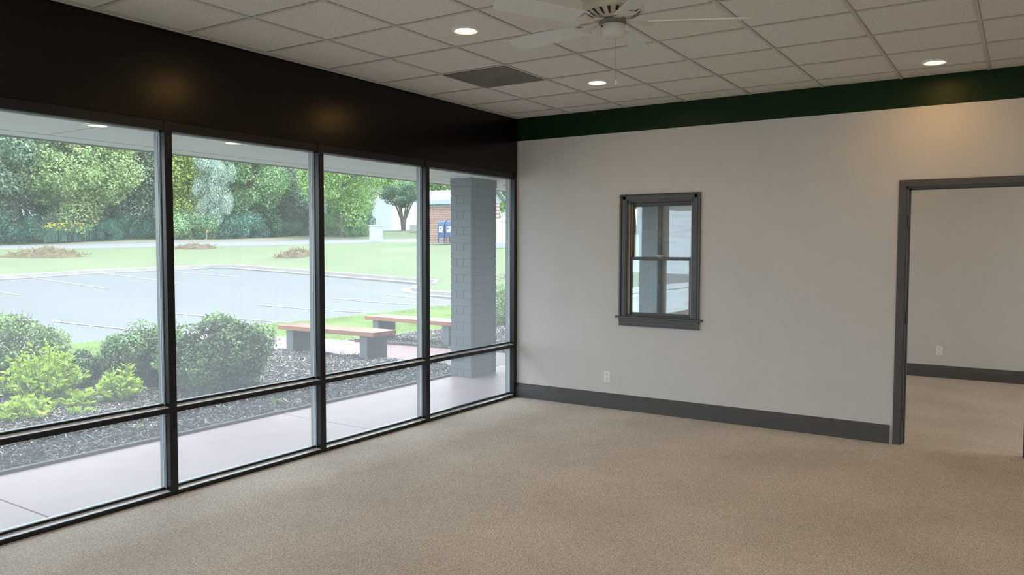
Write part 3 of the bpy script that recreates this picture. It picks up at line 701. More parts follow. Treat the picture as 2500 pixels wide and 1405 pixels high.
# sidewalk slabs with joints
mb = MB(); js = [-9.4, -7.54, -4.75, -1.96, 0.55, 3.1, 5.9, 8.7, 11.5]
for a, c in zip(js[:-1], js[1:]): mb.box(-1.50, -0.114, a + 0.006, c - 0.006, -0.16, -0.02)
mb.box(-1.50, -0.114, -9.4, 11.5, -0.2, -0.032, 1)
struct(mb.build('sidewalk', [M['walk'], M['edging']], bevel=0.004))
mb = MB(); js = [-9.62, -7.4, -5.2, -3.3, -1.506]
def zt(x): return -0.02 + (x + 1.5) * 0.0145
for a, c in zip(js[:-1], js[1:]):
    mb.add([(a + .006, PY0, zt(a) - .15), (c - .006, PY0, zt(c) - .15), (c - .006, PY1, zt(c) - .15), (a + .006, PY1, zt(a) - .15),
            (a + .006, PY0, zt(a)), (c - .006, PY0, zt(c)), (c - .006, PY1, zt(c)), (a + .006, PY1, zt(a))],
           [(0, 3, 2, 1), (4, 5, 6, 7), (0, 1, 5, 4), (1, 2, 6, 5), (2, 3, 7, 6), (3, 0, 4, 7)])
struct(mb.build('footpath', M['walkpath'], bevel=0.004))
mb = MB(); mb.box(-1.555, -1.505, -12, 0.79, -0.14, 0.004); mb.box(-1.555, -1.505, 3.12, 8.5, -0.14, 0.004)
mb.box(-5.6, -1.56, PY0 - 0.05, PY0 - 0.005, -0.2, -0.035); mb.box(-5.5, -1.56, PY1 + 0.005, PY1 + 0.05, -0.2, -0.02)
o = mb.build('bed_edging', M['edging'], bevel=0.004); struct(o)

mb = MB(); mb.box(-1.5, 32, -42, YF - 0.114, -0.2, -0.03); mb.box(XR + 0.12, 32, YF - 0.114, 15.5, -0.2, -0.03); struct(mb.build('added_forecourt', M['concrete']))  # unseen paving, added to bounce daylight in through the added bays
# curb swept along the lot line
def sweep(name, pts, prof, m):
    P = [Vector((x, y, 0)) for x, y in pts]
    Q = []
    for a, c in zip(P[:-1], P[1:]):
        n = max(1, int((c - a).length / 1.5))
        for k in range(n): Q.append(a.lerp(c, k / n))
    Q.append(P[-1]); b = MB(); vs = []; m_ = len(prof)
    for i, p in enumerate(Q):
        d = (Q[min(i + 1, len(Q) - 1)] - Q[max(i - 1, 0)]).normalized(); s = Vector((-d.y, d.x, 0)); z = hz(p.x, p.y)
        for a, h in prof: vs.append((p.x + s.x * a, p.y + s.y * a, z + h))
    fs = []
    for i in range(len(Q) - 1):
        for k in range(m_): fs.append((i * m_ + k, i * m_ + (k + 1) % m_, (i + 1) * m_ + (k + 1) % m_, (i + 1) * m_ + k))
    fs += [tuple(range(m_))[::-1], tuple(range((len(Q) - 1) * m_, len(Q) * m_))]
    b.add(vs, fs); return b.build(name, m)
struct(sweep('lot_curb', curb, [(-0.42, 0.012), (-0.05, 0.02), (0.0, 0.14), (0.22, 0.16), (0.30, 0.0), (0.30, -0.2), (-0.42, -0.2)], M['kerb']))

# stall lines
def stripe(x0, x1, y, label, dy=0.0):
    n = 10; vs = []; fs = []
    for i in range(n + 1):
        x = x0 + (x1 - x0) * i / n; yy = y + dy * i / n
        for s in (-0.055, 0.055): vs.append((x, yy + s, hz(x, yy + s) + 0.012))
    for i in range(n): fs.append((2 * i, 2 * i + 1, 2 * i + 3, 2 * i + 2))
    b = MB(); b.add(vs, fs); o = b.build('stall_line', M['line']); tag(o, label, 'painted line', 'parking stall lines')
nm = ['nearest the round bushes', 'second from the bushes in the near row', 'ending behind the front bench', 'fourth from the bushes in the near row', 'seen left of the block column']
for y, l in zip((2.45, 5.4, 8.4, 11.4, 14.0), nm): stripe(-9.75, -14.7, y, 'white painted stall line in the near row, ' + l)
for y, l in zip((5.75, 8.75, 11.65, 14.5), ('at the left edge of the view', 'second from the left edge', 'third from the left, partly behind a mullion', 'closest to the curb corner')):
    stripe(-23.5, -29.0 if y > 6 else -28.9, y, 'white painted stall line in the far row, ' + l, 0.0)

# road and verge
def strip(name, near, far, m, off=0.16, n=8):
    V = []; cols = 0
    def sub(pl):
        out = []
        for a, c in zip(pl[:-1], pl[1:]):
            for k in range(12): t = k / 12; out.append((a[0] + (c[0] - a[0]) * t, a[1] + (c[1] - a[1]) * t))
        return out + [pl[-1]]
    A, B = sub(near), sub(far)
    for a, c in zip(A, B):
        for k in range(n + 1):
            t = min(1, max(0, (k - 1) / (n - 2))); V.append((a[0] + (c[0] - a[0]) * t, a[1] + (c[1] - a[1]) * t))
    V = np.array(V); Z = HZ(V[:, 0], V[:, 1]) + off
    K = np.arange(len(V)) % (n + 1); Z = Z - 0.3 * ((K == 0) | (K == n))
    F = [(i * (n + 1) + j, (i + 1) * (n + 1) + j, (i + 1) * (n + 1) + j + 1, i * (n + 1) + j + 1) for i in range(len(A) - 1) for j in range(n)]
    o = numesh(name, np.column_stack([V, Z]), F, m); struct(o)
strip('road', [(-56.8, -35.0), (-51.9, 4.6), (-49.4, 16.3), (-45.0, 24.7), (-40.2, 31.1), (-32.9, 38.8), (-14.6, 51.0)],
      [(-63.8, -35.0), (-58.2, 6.7), (-54.5, 20.2), (-49.6, 28.8), (-43.8, 36.3), (-36.6, 43.5), (-16.7, 56.6)], M['road'], 0.05)
strip('sandy_verge', [(-54.6, 20.3), (-49.7, 28.9), (-43.9, 36.4), (-42.0, 39.5)], [(-55.6, 25.6), (-52.2, 31.1), (-45.9, 39.3), (-42.6, 40.2)], M['sand'], 0.04)

# ------------------------------------------------------------------ BENCHES
def bench(name, x0, x1, y0, y1, gz, label, rz=0):
    cx, cy = (x0 + x1) / 2, (y0 + y1) / 2; L = x1 - x0; Wd = y1 - y0
    e = empty('bench', (cx, cy, gz), rz); tag(e, label, 'bench')
    nb = 4; w = Wd / nb
    for i in range(nb):
        b = MB(); ya = -Wd / 2 + i * w; b.box(-L / 2 + 0.004 * (i % 2), L / 2 - 0.006 * ((i + 1) % 2), ya + 0.003, ya + w - 0.003, 0.355, 0.425)
        b.build('seat_board', M['wood'], e, bevel=0.004)
    for s in (-1, 1):
        xc = s * (L / 2 - 0.24)
        b = MB(); b.box(xc - 0.07, xc + 0.07, -Wd / 2 + 0.045, Wd / 2 - 0.03, -0.06, 0.355)
        for k in range(4):
            b.box(xc - 0.075, xc + 0.075, -Wd / 2 + 0.04, Wd / 2 - 0.025, -0.05 + k * 0.101, -0.05 + k * 0.101 + 0.097)
        b.build('block_leg', M['greypaint'], e, bevel=0.002)
        b = MB(); b.box(xc - 0.12, xc + 0.13, -Wd / 2 - 0.02, Wd / 2 + 0.12, -0.10, -0.035); b.build('footing', M['concrete'], e, bevel=0.01)
bench('b1', -5.42, -3.33, 1.30, 1.80, -0.045, 'front red-brown slatted bench on grey block legs at the mulch bed edge')
bench('b2', -5.45, -3.30, 3.28, 3.78, -0.045, 'rear red-brown slatted bench on grey block legs across the red path', rz=-0.05)

# ------------------------------------------------------------------ FOLIAGE
def quadleaves(C, Nn, size, aspect=0.5, jitter=0.7):
    n = len(C); Nn = Nn + rng.normal(0, jitter, Nn.shape); Nn /= np.linalg.norm(Nn, axis=1, keepdims=True) + 1e-9
    t = rng.normal(0, 1, Nn.shape); t -= Nn * (t * Nn).sum(1, keepdims=True); t /= np.linalg.norm(t, axis=1, keepdims=True) + 1e-9
    b = np.cross(Nn, t); s = size[:, None]
    return np.stack([C - t * s, C + b * s * aspect, C + t * s, C - b * s * aspect], 1).reshape(-1, 3), np.arange(n * 4).reshape(-1, 4)

def crown(n, rx, rz, zc, K, rb, leaf, shape='round', squash=1.0, seed=1, inner=0.25):
    """points on the skins of K overlapping blobs filling a crown"""
    r = np.random.default_rng(seed)
    u = r.normal(0, 1, (K, 3)); u /= np.linalg.norm(u, axis=1, keepdims=True); rad = r.uniform(0.35, 1.0, K) ** 0.6
    B = u * rad[:, None] * np.array([rx, rx, rz])
    if shape == 'cone':
        tt = (B[:, 2] + rz) / (2 * rz); B[:, :2] *= (1.15 - tt)[:, None] * 1.1
    if shape == 'dome': B[:, 2] = np.abs(B[:, 2]) * 1.0
    B[:, 2] += zc
    R = r.uniform(0.6, 1.25, K) * rb
    if shape == 'cone': R *= 1.3 - 0.9 * (B[:, 2] - zc + rz) / (2 * rz)
    idx = r.choice(K, n, p=(R ** 2) / (R ** 2).sum())
    d = r.normal(0, 1, (n, 3)); d /= np.linalg.norm(d, axis=1, keepdims=True)
    rr = 1 - np.abs(r.normal(0, inner, n))
    C = B[idx] + d * (R[idx] * rr)[:, None] * np.array([1, 1, squash])
    return C, d * np.array([1, 1, 1]) + np.array([0, 0, 0.5]), r.uniform(0.6, 1.3, n) * leaf

def branches(h, rx, r0, n, seed, zc, lean=0.0):
    r = random.Random(seed); b = MB()
    b.tube([(0, 0, -0.3), (0.05 * rx, 0, h * 0.25), (-0.03 * rx, 0.05 * rx, h * 0.5), (0.02, 0, h * 0.85)], [r0, r0 * 0.8, r0 * 0.55, r0 * 0.15], 8)
    for k in range(n):
        a = r.uniform(0, 6.28); z0 = h * r.uniform(0.2, 0.65); L = rx * r.uniform(0.6, 1.0); zt = z0 + L * r.uniform(0.4, 1.0)
        b.tube([(0, 0, z0), (math.cos(a) * L * 0.5, math.sin(a) * L * 0.5, (z0 + zt) / 2 + 0.1 * L), (math.cos(a) * L, math.sin(a) * L, zt)], [r0 * 0.4, r0 * 0.25, r0 * 0.08], 5)
    return b

def make_tree(kind, mats, seed):
    e = empty('tree', (0, 0, 0))
    if kind == 'broad':
        h, rx = 12, 4.2; C, Nn, S = crown(34000, 3.6, 5.2, 6.4, 80, 1.15, 0.105, seed=seed)
    elif kind == 'tall':
        h, rx = 15, 4.0; C, Nn, S = crown(26000, 3.6, 7.2, 7.6, 80, 1.35, 0.13, seed=seed)
    elif kind == 'cone':
        h, rx = 12, 2.6; C, Nn, S = crown(28000, 2.2, 6.2, 6.0, 120, 0.95, 0.10, 'cone', seed=seed)
    elif kind == 'shrub':
        h, rx = 3.2, 2.4; C, Nn, S = crown(12000, 2.3, 1.5, 1.1, 40, 0.7, 0.085, seed=seed)
    elif kind == 'vase':
        h, rx = 4.6, 1.9; C, Nn, S = crown(9000, 1.6, 1.15, 3.1, 40, 0.45, 0.065, squash=0.7, seed=seed)
    k = C[:, 2] > (-0.2 if kind != 'vase' else 1.4); C, Nn, S = C[k], Nn[k], S[k]
    V, F = quadleaves(C, Nn, S, 0.55)
    numesh('foliage', V, F, mats, rng.choice([0, 1, 2], len(F), p=[0.5, 0.3, 0.2]), parent=e)
    if kind == 'vase':
        b = MB()
        for j in range(6):
            a = j * 1.05 + 0.3; b.tube([(0.05 * math.cos(a), 0.05 * math.sin(a), -0.2), (0.14 * math.cos(a), 0.14 * math.sin(a), 0.9), (0.5 * math.cos(a), 0.5 * math.sin(a), 2.0), (1.2 * math.cos(a), 1.2 * math.sin(a), 3.4)], [0.11, 0.09, 0.06, 0.02], 7)
        b.build('trunk', M['bark'], e, smooth=True)
    else:
        branches(h, rx, 0.22 if kind != 'shrub' else 0.06, 9, seed, h / 2).build('trunk', M['bark'], e, smooth=True)
    return e
def recolor(root, mats):
    for ch in root.children:
        if ch.name.startswith('foliage'):
            ch.data = ch.data.copy()
            for i, m in enumerate(mats): ch.data.materials[i] = m

LF = {
 'olive': leafset('pale_olive_leaf', (0.34, 0.44, 0.20)),
 'greygreen': leafset('grey_green_leaf', (0.25, 0.34, 0.24)),
 'yellow': leafset('yellow_green_leaf', (0.28, 0.37, 0.08)),
 'silver': leafset('silvery_leaf', (0.40, 0.50, 0.42)),
 'mid': leafset('mid_green_leaf', (0.22, 0.36, 0.17)),
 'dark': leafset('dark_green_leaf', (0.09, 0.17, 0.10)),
 'blue': leafset('blue_green_leaf', (0.13, 0.27, 0.20)),
 'deepgrey': leafset('dull_grey_green_leaf', (0.18, 0.25, 0.18)),
 'fresh': leafset('fresh_green_leaf', (0.27, 0.42, 0.13)),
}
PROTO = {}
def tree(kind, leafs, x, y, s, sz, label, group=None, rz=None, dz=0.0, name='tree', cat='tree'):
    key = (kind, leafs)
    if key not in PROTO:
        PROTO[key] = make_tree(kind, LF[leafs], len(PROTO) + 11); r = PROTO[key]
        r.location = (x, y, hz(x, y) + dz)
    else: r = dup(PROTO[key], (x, y, hz(x, y) + dz))
    r.name = name
    r.scale = (s, s, sz); r.rotation_euler = (0, 0, rz if rz is not None else random.uniform(0, 6.28))
    tag(r, label, cat, group); return r
tree('tall', 'greygreen', -58.5, 19.5, 1.0, 0.95, 'grey-green viny tree at the left edge of the woods')
tree('broad', 'olive', -57.3, 25.6, 1.08, 1.02, 'big pale olive-leaved tree behind the lawn in the first window bay')
tree('broad', 'greygreen', -58.6, 31.4, 0.95, 1.1, 'dull grey-green tree right of the big pale olive tree')
tree('cone', 'yellow', -55.0, 33.5, 1.15, 1.12, 'tall yellow-green conifer just right of the first mullion')
tree('broad', 'silver', -52.3, 34.2, 0.42, 0.72, 'slender silvery-leaved tree beside the yellow-green conifer')
tree('broad', 'mid', -53.2, 38.9, 0.95, 0.98, 'full mid-green tree in the middle of the second window bay')
tree('broad', 'silver', -52.5, 43.6, 0.85, 0.95, 'silvery-grey tree left of the second mullion')
tree('broad', 'fresh', -44.8, 41.6, 0.98, 1.02, 'large fresh yellow-green tree filling the third window bay')
tree('vase', 'dark', -46.66, 51.66, 1.3, 1.12, 'small dark vase-shaped tree in front of the white building', name='small_tree')
tree('shrub', 'blue', -47.8, 46.6, 0.55, 1.0, 'blue-green bushy shrub right of the large fresh green tree', name='shrub', cat='shrub')
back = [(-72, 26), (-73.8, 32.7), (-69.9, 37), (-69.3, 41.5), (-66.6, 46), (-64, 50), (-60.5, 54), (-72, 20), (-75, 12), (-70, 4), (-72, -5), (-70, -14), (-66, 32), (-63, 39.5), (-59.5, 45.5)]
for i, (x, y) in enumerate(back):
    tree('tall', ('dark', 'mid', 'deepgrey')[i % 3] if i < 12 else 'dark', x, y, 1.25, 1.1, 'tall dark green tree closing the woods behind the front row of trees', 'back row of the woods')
for i, (x, y) in enumerate([(-99, 100), (-92, 106), (-84, 110), (-76, 114), (-106, 92)]):
    tree('tall', 'fresh', x, y, 1.7, 1.4 + 0.1 * (i % 2), 'tall green tree rising behind the white building', 'trees behind the white building')
for i, (x, y) in enumerate([(-36, 62), (-30, 58), (-24, 56), (-42, 70), (-33, 50), (-20, 48), (-14, 46)]):
    tree('broad', ('fresh', 'mid')[i % 2], x, y, 1.15, 1.0, 'green tree behind the brick kiosk and block column', 'trees behind the kiosk')
for i, (x, y) in enumerate([(-60, 10), (-61, 1), (-60, -9), (-56, -20)]):
    tree('broad', ('greygreen', 'mid')[i % 2], x, y, 1.2, 1.1, 'green tree of the woods left of the view', 'woods left of the view')
under = [(-59.5, 21.5, 'blue', .9), (-57.8, 24.5, 'greygreen', .7), (-57.5, 27.8, 'blue', .6), (-58, 30.5, 'blue', .75), (-57, 33.2, 'blue', .8), (-53.3, 32.3, 'mid', .9),
         (-53.2, 35.4, 'blue', .9), (-52.3, 37.3, 'blue', .85), (-52.6, 40.5, 'dark', .8), (-51.6, 42.8, 'dark', .7), (-52, 45.2, 'deepgrey', .8), (-47.3, 42.3, 'mid', .7), (-44.5, 42.6, 'mid', .6), (-46.5, 44.5, 'dark', .8)]
for x, y, l, s in under:
    tree('shrub', l, x, y, s, s * 1.05, 'low dense undergrowth shrub along the foot of the woods', 'undergrowth shrubs at the foot of the woods', name='undergrowth_shrub', cat='shrub')

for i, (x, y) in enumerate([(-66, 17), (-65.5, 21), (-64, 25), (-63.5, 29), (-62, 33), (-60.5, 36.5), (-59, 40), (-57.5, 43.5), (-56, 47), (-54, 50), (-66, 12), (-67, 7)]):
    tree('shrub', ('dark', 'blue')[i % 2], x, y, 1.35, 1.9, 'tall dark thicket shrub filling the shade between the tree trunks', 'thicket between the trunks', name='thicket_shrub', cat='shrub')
# flowering weeds at the wood edge
b = MB(); r = random.Random(3)
for k in range(110):
    x = -55.9 + r.uniform(-0.6, 0.6); y = 22.6 + r.uniform(0, 3.2); z = hz(x, y) + 0.1; hh = r.uniform(0.8, 1.35)
    b.tube([(x, y, z), (x + r.uniform(-.1, .1), y + r.uniform(-.1, .1), z + hh)], 0.012, 3, 0)
    for q in range(5):
        xx, yy, zz = x + r.uniform(-.15, .15), y + r.uniform(-.15, .15), z + hh * r.uniform(0.3, 1)
        b.box(xx - .05, xx + .05, yy - .05, yy + .05, zz, zz + .02, 0)
    if r.random() < 0.4:
        for q in range(3):
            xx, yy, zz = x + r.uniform(-.12, .12), y + r.uniform(-.12, .12), z + hh + r.uniform(-.05, .08)
            b.box(xx - .045, xx + .045, yy - .045, yy + .045, zz, zz + .05, 1)
o = b.build('flowering_weeds', [LF['blue'][0], M['yellow']]); tag(o, 'yellow-topped flowering weeds at the foot of the pale olive tree', 'weeds', kind='stuff')

# round clipped bushes near the window
def near_bush(x, y, rx, h, cols, n, seed, label, leaf=0.023, K=46, lobes=None, name='round_bush'):
    z0 = hz(x, y) + 0.0
    e = empty(name, (x, y, z0)); tag(e, label, 'bush')
    r = np.random.default_rng(seed)
    u = r.normal(0, 1, (K, 3)); u /= np.linalg.norm(u, axis=1, keepdims=True)
    Bc = u * r.uniform(0.45, 0.8, K)[:, None] * np.array([rx, rx, h * 0.5]); Bc[:, 2] += h * 0.5; R = r.uniform(0.22, 0.38, K) * rx
    idx = r.integers(0, K, n); d = r.normal(0, 1, (n, 3)); d /= np.linalg.norm(d, axis=1, keepdims=True)
    C = Bc[idx] + d * (R[idx] * (1 + np.abs(r.normal(0, 0.16, n)) - 0.2 * r.random(n)))[:, None] * np.array([1, 1, 0.85])
    # keep only leaves near the outside of the crown
    q = np.sqrt((C[:, 0] / rx) ** 2 + (C[:, 1] / rx) ** 2 + ((C[:, 2] - h * 0.5) / (h * 0.5)) ** 2)
    k = (C[:, 2] > 0.01) & (q > 0.6); C, d = C[k], d[k]
    V, F = quadleaves(C, d + np.array([0, 0, 0.35]), r.uniform(0.6, 1.3, len(C)) * leaf, 0.5, 0.9)
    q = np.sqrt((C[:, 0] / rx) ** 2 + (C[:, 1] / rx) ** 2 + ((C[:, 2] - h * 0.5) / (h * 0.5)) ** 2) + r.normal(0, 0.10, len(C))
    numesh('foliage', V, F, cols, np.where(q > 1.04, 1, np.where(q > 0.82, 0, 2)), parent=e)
    b = MB(); rr = random.Random(seed)
    for k in range(70):
        a = rr.uniform(0, 6.28); t = rr.uniform(0.1, 1.0); el = rr.uniform(0.1, 1.45)
        p1 = (rx * 0.95 * math.cos(a) * math.cos(el), rx * 0.95 * math.sin(a) * math.cos(el), h * 0.15 + h * 0.85 * math.sin(el))
        b.tube([(0, 0, -0.03), (p1[0] * 0.45, p1[1] * 0.45, p1[2] * 0.55), p1], [0.008, 0.005, 0.002], 4)
    b.build('stems', M['bark'], e)
    return e
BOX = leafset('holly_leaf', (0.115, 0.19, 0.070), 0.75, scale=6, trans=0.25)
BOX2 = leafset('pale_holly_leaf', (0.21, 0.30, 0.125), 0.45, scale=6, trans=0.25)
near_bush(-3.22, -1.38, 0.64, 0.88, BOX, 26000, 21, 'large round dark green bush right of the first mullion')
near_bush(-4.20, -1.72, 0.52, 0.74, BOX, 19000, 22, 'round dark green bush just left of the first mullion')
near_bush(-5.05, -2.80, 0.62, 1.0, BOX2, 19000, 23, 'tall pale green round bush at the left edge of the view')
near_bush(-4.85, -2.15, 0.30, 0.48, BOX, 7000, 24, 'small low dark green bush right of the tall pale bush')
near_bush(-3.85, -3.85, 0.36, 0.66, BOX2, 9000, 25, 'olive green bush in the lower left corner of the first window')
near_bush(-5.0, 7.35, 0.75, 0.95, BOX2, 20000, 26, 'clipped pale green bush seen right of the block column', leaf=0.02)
LIME = leafset('lime_leaf', (0.34, 0.47, 0.06), 0.22, scale=8, trans=0.45)
def leafy(x, y, rx, h, nst, seed, label, leaf=0.035):
    z0 = hz(x, y)
    e = empty('lime_shrub', (x, y, z0)); tag(e, label, 'shrub')
    r = random.Random(seed); b = MB(); C = []; D = []
    for k in range(nst):
        a = r.uniform(0, 6.28); t = r.random() ** 0.6; tip = Vector((rx * t * math.cos(a), rx * t * math.sin(a), h * (1 - 0.55 * t * t) * r.uniform(0.7, 1.08)))
        base = Vector((tip.x * 0.25, tip.y * 0.25, 0)); mid = base.lerp(tip, 0.55) + Vector((tip.x * 0.1, tip.y * 0.1, -0.02))
        b.tube([base, mid, tip], [0.004, 0.003, 0.0015], 4)
        m_ = 13
        for j in range(m_):
            u = 0.25 + 0.75 * (j + r.random()) / m_; p = base.lerp(tip, u); az = r.uniform(0, 6.28)
            dd = Vector((math.cos(az), math.sin(az), r.uniform(0.1, 0.8))).normalized(); C.append(p + dd * leaf * 0.9); D.append(dd)
    C = np.array([tuple(c) for c in C]); D = np.array([tuple(d) for d in D]); n = len(C)
    R_ = np.random.default_rng(seed); s = R_.uniform(0.6, 1.25, n)[:, None] * leaf
    side = np.cross(D, R_.normal(0, 1, D.shape)); side /= np.linalg.norm(side, axis=1, keepdims=True); up = np.cross(side, D)
    # six-point leaf folded along the midrib
    V = np.stack([C - D * s, C - D * s * 0.3 + side * s * 0.42 + up * s * 0.12, C + D * s * 0.4 + side * s * 0.36 + up * s * 0.12, C + D * s * 1.1,
                  C + D * s * 0.4 - side * s * 0.36 + up * s * 0.12, C - D * s * 0.3 - side * s * 0.42 + up * s * 0.12], 1).reshape(-1, 3)
    F = np.concatenate([np.arange(n)[:, None] * 6 + np.array([0, 1, 2, 3]), np.arange(n)[:, None] * 6 + np.array([0, 3, 4, 5])], 1).reshape(-1, 4)
    numesh('leaves', V, F, LIME, np.repeat(R_.choice([0, 1, 2], n, p=[0.5, 0.32, 0.18]), 2), parent=e)
    b.build('stems', M['bark'], e)
leafy(-4.12, -2.92, 0.42, 0.66, 130, 31, 'large bright lime-leaved shrub in front of the tall pale bush')
leafy(-3.52, -2.42, 0.24, 0.40, 60, 32, 'small bright lime-leaved shrub left of the first mullion')
leafy(-3.72, -2.78, 0.26, 0.18, 34, 33, 'low lime sprigs joining the two lime-leaved shrubs')
leafy(-3.45, -3.42, 0.30, 0.24, 46, 34, 'low lime-leaved plant in front, just above the window rail')
leafy(-3.25, -3.02, 0.16, 0.10, 12, 35, 'small pale green sprig on the mulch beside the low lime plant', 0.022)
leafy(-2.62, -1.02, 0.08, 0.10, 6, 36, 'tiny green weed sprig in the mulch right of the large round bush', 0.02)
leafy(-2.05, -1.55, 0.09, 0.05, 6, 37, 'tiny yellowish weed in the mulch near the edging', 0.018)
leafy(-2.10, -3.05, 0.10, 0.06, 6, 38, 'tiny green weed in the mulch behind the first mullion', 0.02)

# straw and earth mounds on the lawn
def mound(x, y, rx, ry, h, rz, seed, label, stalks=140, straw=True):
    e = empty('straw_mound', (x, y, hz(x, y) - 0.02), rz); tag(e, label, 'mound')
    r = np.random.default_rng(seed); xs = np.linspace(-1, 1, 41); X, Y = np.meshgrid(xs, xs, indexing='ij')
    an = np.arctan2(Y, X); q = np.clip(1 - np.sqrt(X ** 2 + Y ** 2) * (1.3 + 0.18 * np.sin(3 * an + seed) + 0.1 * np.sin(7 * an)), 0, 1) ** 0.8
    Z = h * q * (1 + 0.25 * np.sin(5 * X + seed) * np.cos(4 * Y)) + 0.04 * r.normal(0, 1, X.shape) * (q > 0.05) - 0.05 * (q <= 0.02)
    cz_, sz_ = math.cos(rz), math.sin(rz)
    Z = Z + HZ(x + X * rx * cz_ - Y * ry * sz_, y + X * rx * sz_ + Y * ry * cz_) - hz(x, y)
    V = np.stack([X * rx, Y * ry, Z], -1).reshape(-1, 3); I, J = np.meshgrid(np.arange(40), np.arange(40), indexing='ij'); a = (I * 41 + J)
    F = np.stack([a, a + 41, a + 42, a + 1], -1).reshape(-1, 4)
    numesh('earth_heap', V, F, M['straw'], parent=e)
    b = MB(); rr = random.Random(seed)
    for k in range(stalks):
        t = rr.random() ** 0.7 * 0.85; an = rr.uniform(0, 6.28); px, py = t * math.cos(an), t * math.sin(an)
        z = h * (1 - t) ** 0.9 + 0.02 + hz(x + px * rx * cz_ - py * ry * sz_, y + px * rx * sz_ + py * ry * cz_) - hz(x, y); d = Vector((rr.uniform(-1, 1), rr.uniform(-1, 1), rr.uniform(0.0, 0.5))).normalized() * rr.uniform(0.15, 0.4)
        b.tube([(px * rx, py * ry, z), (px * rx + d.x, py * ry + d.y, z + d.z)], 0.014, 3)
    b.build('dry_stalks', M['strawpale'], e)['kind'] = 'stuff'
mound(-40.3, 14.9, 2.4, 1.7, 0.50, 0.9, 1, 'long straw-topped earth mound on the lawn in the first window bay', 260)
mound(-41.2, 24.6, 1.9, 1.2, 0.30, 0.9, 2, 'low dry mound at the far lawn edge by the road')
mound(-27.0, 20.75, 1.6, 1.0, 0.40, 0.6, 3, 'brown earth mound on the lawn behind the second mullion', 120)
mound(-11.9, 18.5, 0.9, 0.7, 0.40, 0.0, 4, 'brown earth mound on the lawn right of the block column', 60)

# ------------------------------------------------------------------ FAR THINGS
# utility cabinet
x, y = -32.93, 33.07; e = empty('utility_cabinet', (x, y, hz(x, y) + 0.05), math.radians(20)); tag(e, 'pale grey-green metal utility cabinet standing at the road edge', 'cabinet')
b = MB(); b.box(-0.40, 0.40, -0.25, 0.25, 0.0, 1.04); b.build('cabinet_body', M['palegreen'], e, bevel=0.02)
b = MB(); b.prism([(-0.30, 1.04), (0.30, 1.04), (0.30, 1.07), (-0.30, 1.12)], -0.43, 0.43, 'x'); b.build('cabinet_lid', M['palegreen'], e, bevel=0.01)
b = MB(); b.box(-0.36, -0.01, -0.262, -0.25, 0.08, 1.0); b.box(0.01, 0.36, -0.262, -0.25, 0.08, 1.0); dr = b.build('door', M['palegreen'], e, bevel=0.004)
b = MB(); b.box(-0.05, -0.03, -0.28, -0.262, 0.5, 0.65); b.build('handle', M['greytrim'], dr)
x, y = -43.3, 49.3; e = empty('utility_box', (x, y, hz(x, y) + 0.08), 0.3); tag(e, 'small grey utility box right of the small dark tree', 'utility box')
b = MB(); b.box(-0.32, 0.32, -0.3, 0.3, 0, 0.55); b.build('box_body', M['concrete'], e, bevel=0.02)
b = MB(); b.box(-0.34, 0.34, -0.32, 0.32, 0.55, 0.62); b.build('box_lid', M['palegreen'], e, bevel=0.02)
x, y = -44.0, 50.6; e = empty('white_pole', (x, y, hz(x, y)), 0); tag(e, 'thin white pole behind the small grey utility box', 'pole')
b = MB(); b.tube([(0, 0, 0), (0, 0, 2.1)], 0.05, 8); b.build('pole', M['whitemetal'], e)
for x, y, l in ((-48.7, 28.3, 'tiny orange survey flag by the road at the first mullion'), (-47.5, 30.1, 'tiny orange survey flag in the verge right of the first mullion')):
    e = empty('survey_flag', (x, y, hz(x, y) + 0.2)); tag(e, l, 'flag')
    b = MB(); b.tube([(0, 0, 0), (0, 0, 0.75)], 0.008, 5); b.build('stake', M['whitemetal'], e)
    b = MB(); b.box(0, 0.16, -0.004, 0.004, 0.62, 0.75); b.build('flag', M['orange'], e)
# white building
bx, by = -58.8, 63.6; e = empty('white_building', (bx, by, hz(bx, by) + 0.05)); tag(e, 'long plain white building behind the small dark tree', 'building')
b = MB(); b.box(-26, 0, 0, 30, -0.5, 4.6); b.build('wall', M['brickwhite'], e)
b = MB(); b.prism([(-26.5, 4.6), (0.3, 4.6), (0.3, 4.8), (-13, 6.2), (-26.5, 4.8)], -0.3, 30.3, 'y'); b.build('roof', M['metalroof'], e)
for k in range(3):
    b = MB(); b.box(0.0, 0.06, 3 + k * 11, 3.15 + k * 11, 0, 4.6); b.build('downpipe', M['brickwhite'], e)

# brick kiosk
kx1, ky = -20.3, 28.4; L = 4.2; Wk = 1.2; kz = hz(-22, 28.0) + 0.02
e = empty('brick_kiosk', (kx1, ky, kz)); tag(e, 'small red brick kiosk with a pale standing-seam metal roof beyond the lawn', 'kiosk')
b = MB(); b.box(-L, 0, 0, Wk, -0.5, 2.36); b.build('brick_wall', M['brick'], e)
b = MB(); b.box(-L - 0.1, 0.1, -0.1, Wk + 0.1, -0.5, 0.02); b.build('slab', M['concrete'], e)
b = MB(); ov = 0.28; zr = 3.08; ze = 2.45; yr = Wk / 2
b.add([(-L - ov, -ov, ze), (ov, -ov, ze), (ov, yr, zr), (-L - ov, yr, zr), (ov, Wk + ov, ze), (-L - ov, Wk + ov, ze),
       (-L - ov, -ov, ze - .05), (ov, -ov, ze - .05), (ov, yr, zr - .05), (-L - ov, yr, zr - .05), (ov, Wk + ov, ze - .05), (-L - ov, Wk + ov, ze - .05)],
      [(0, 1, 2, 3), (3, 2, 4, 5), (6, 9, 8, 7), (9, 11, 10, 8), (0, 6, 7, 1), (1, 7, 8, 2), (2, 8, 10, 4), (4, 10, 11, 5), (0, 3, 9, 6), (3, 5, 11, 9)])
rf = b.build('roof', M['metalroof'], e)
b = MB(); k = -L - ov
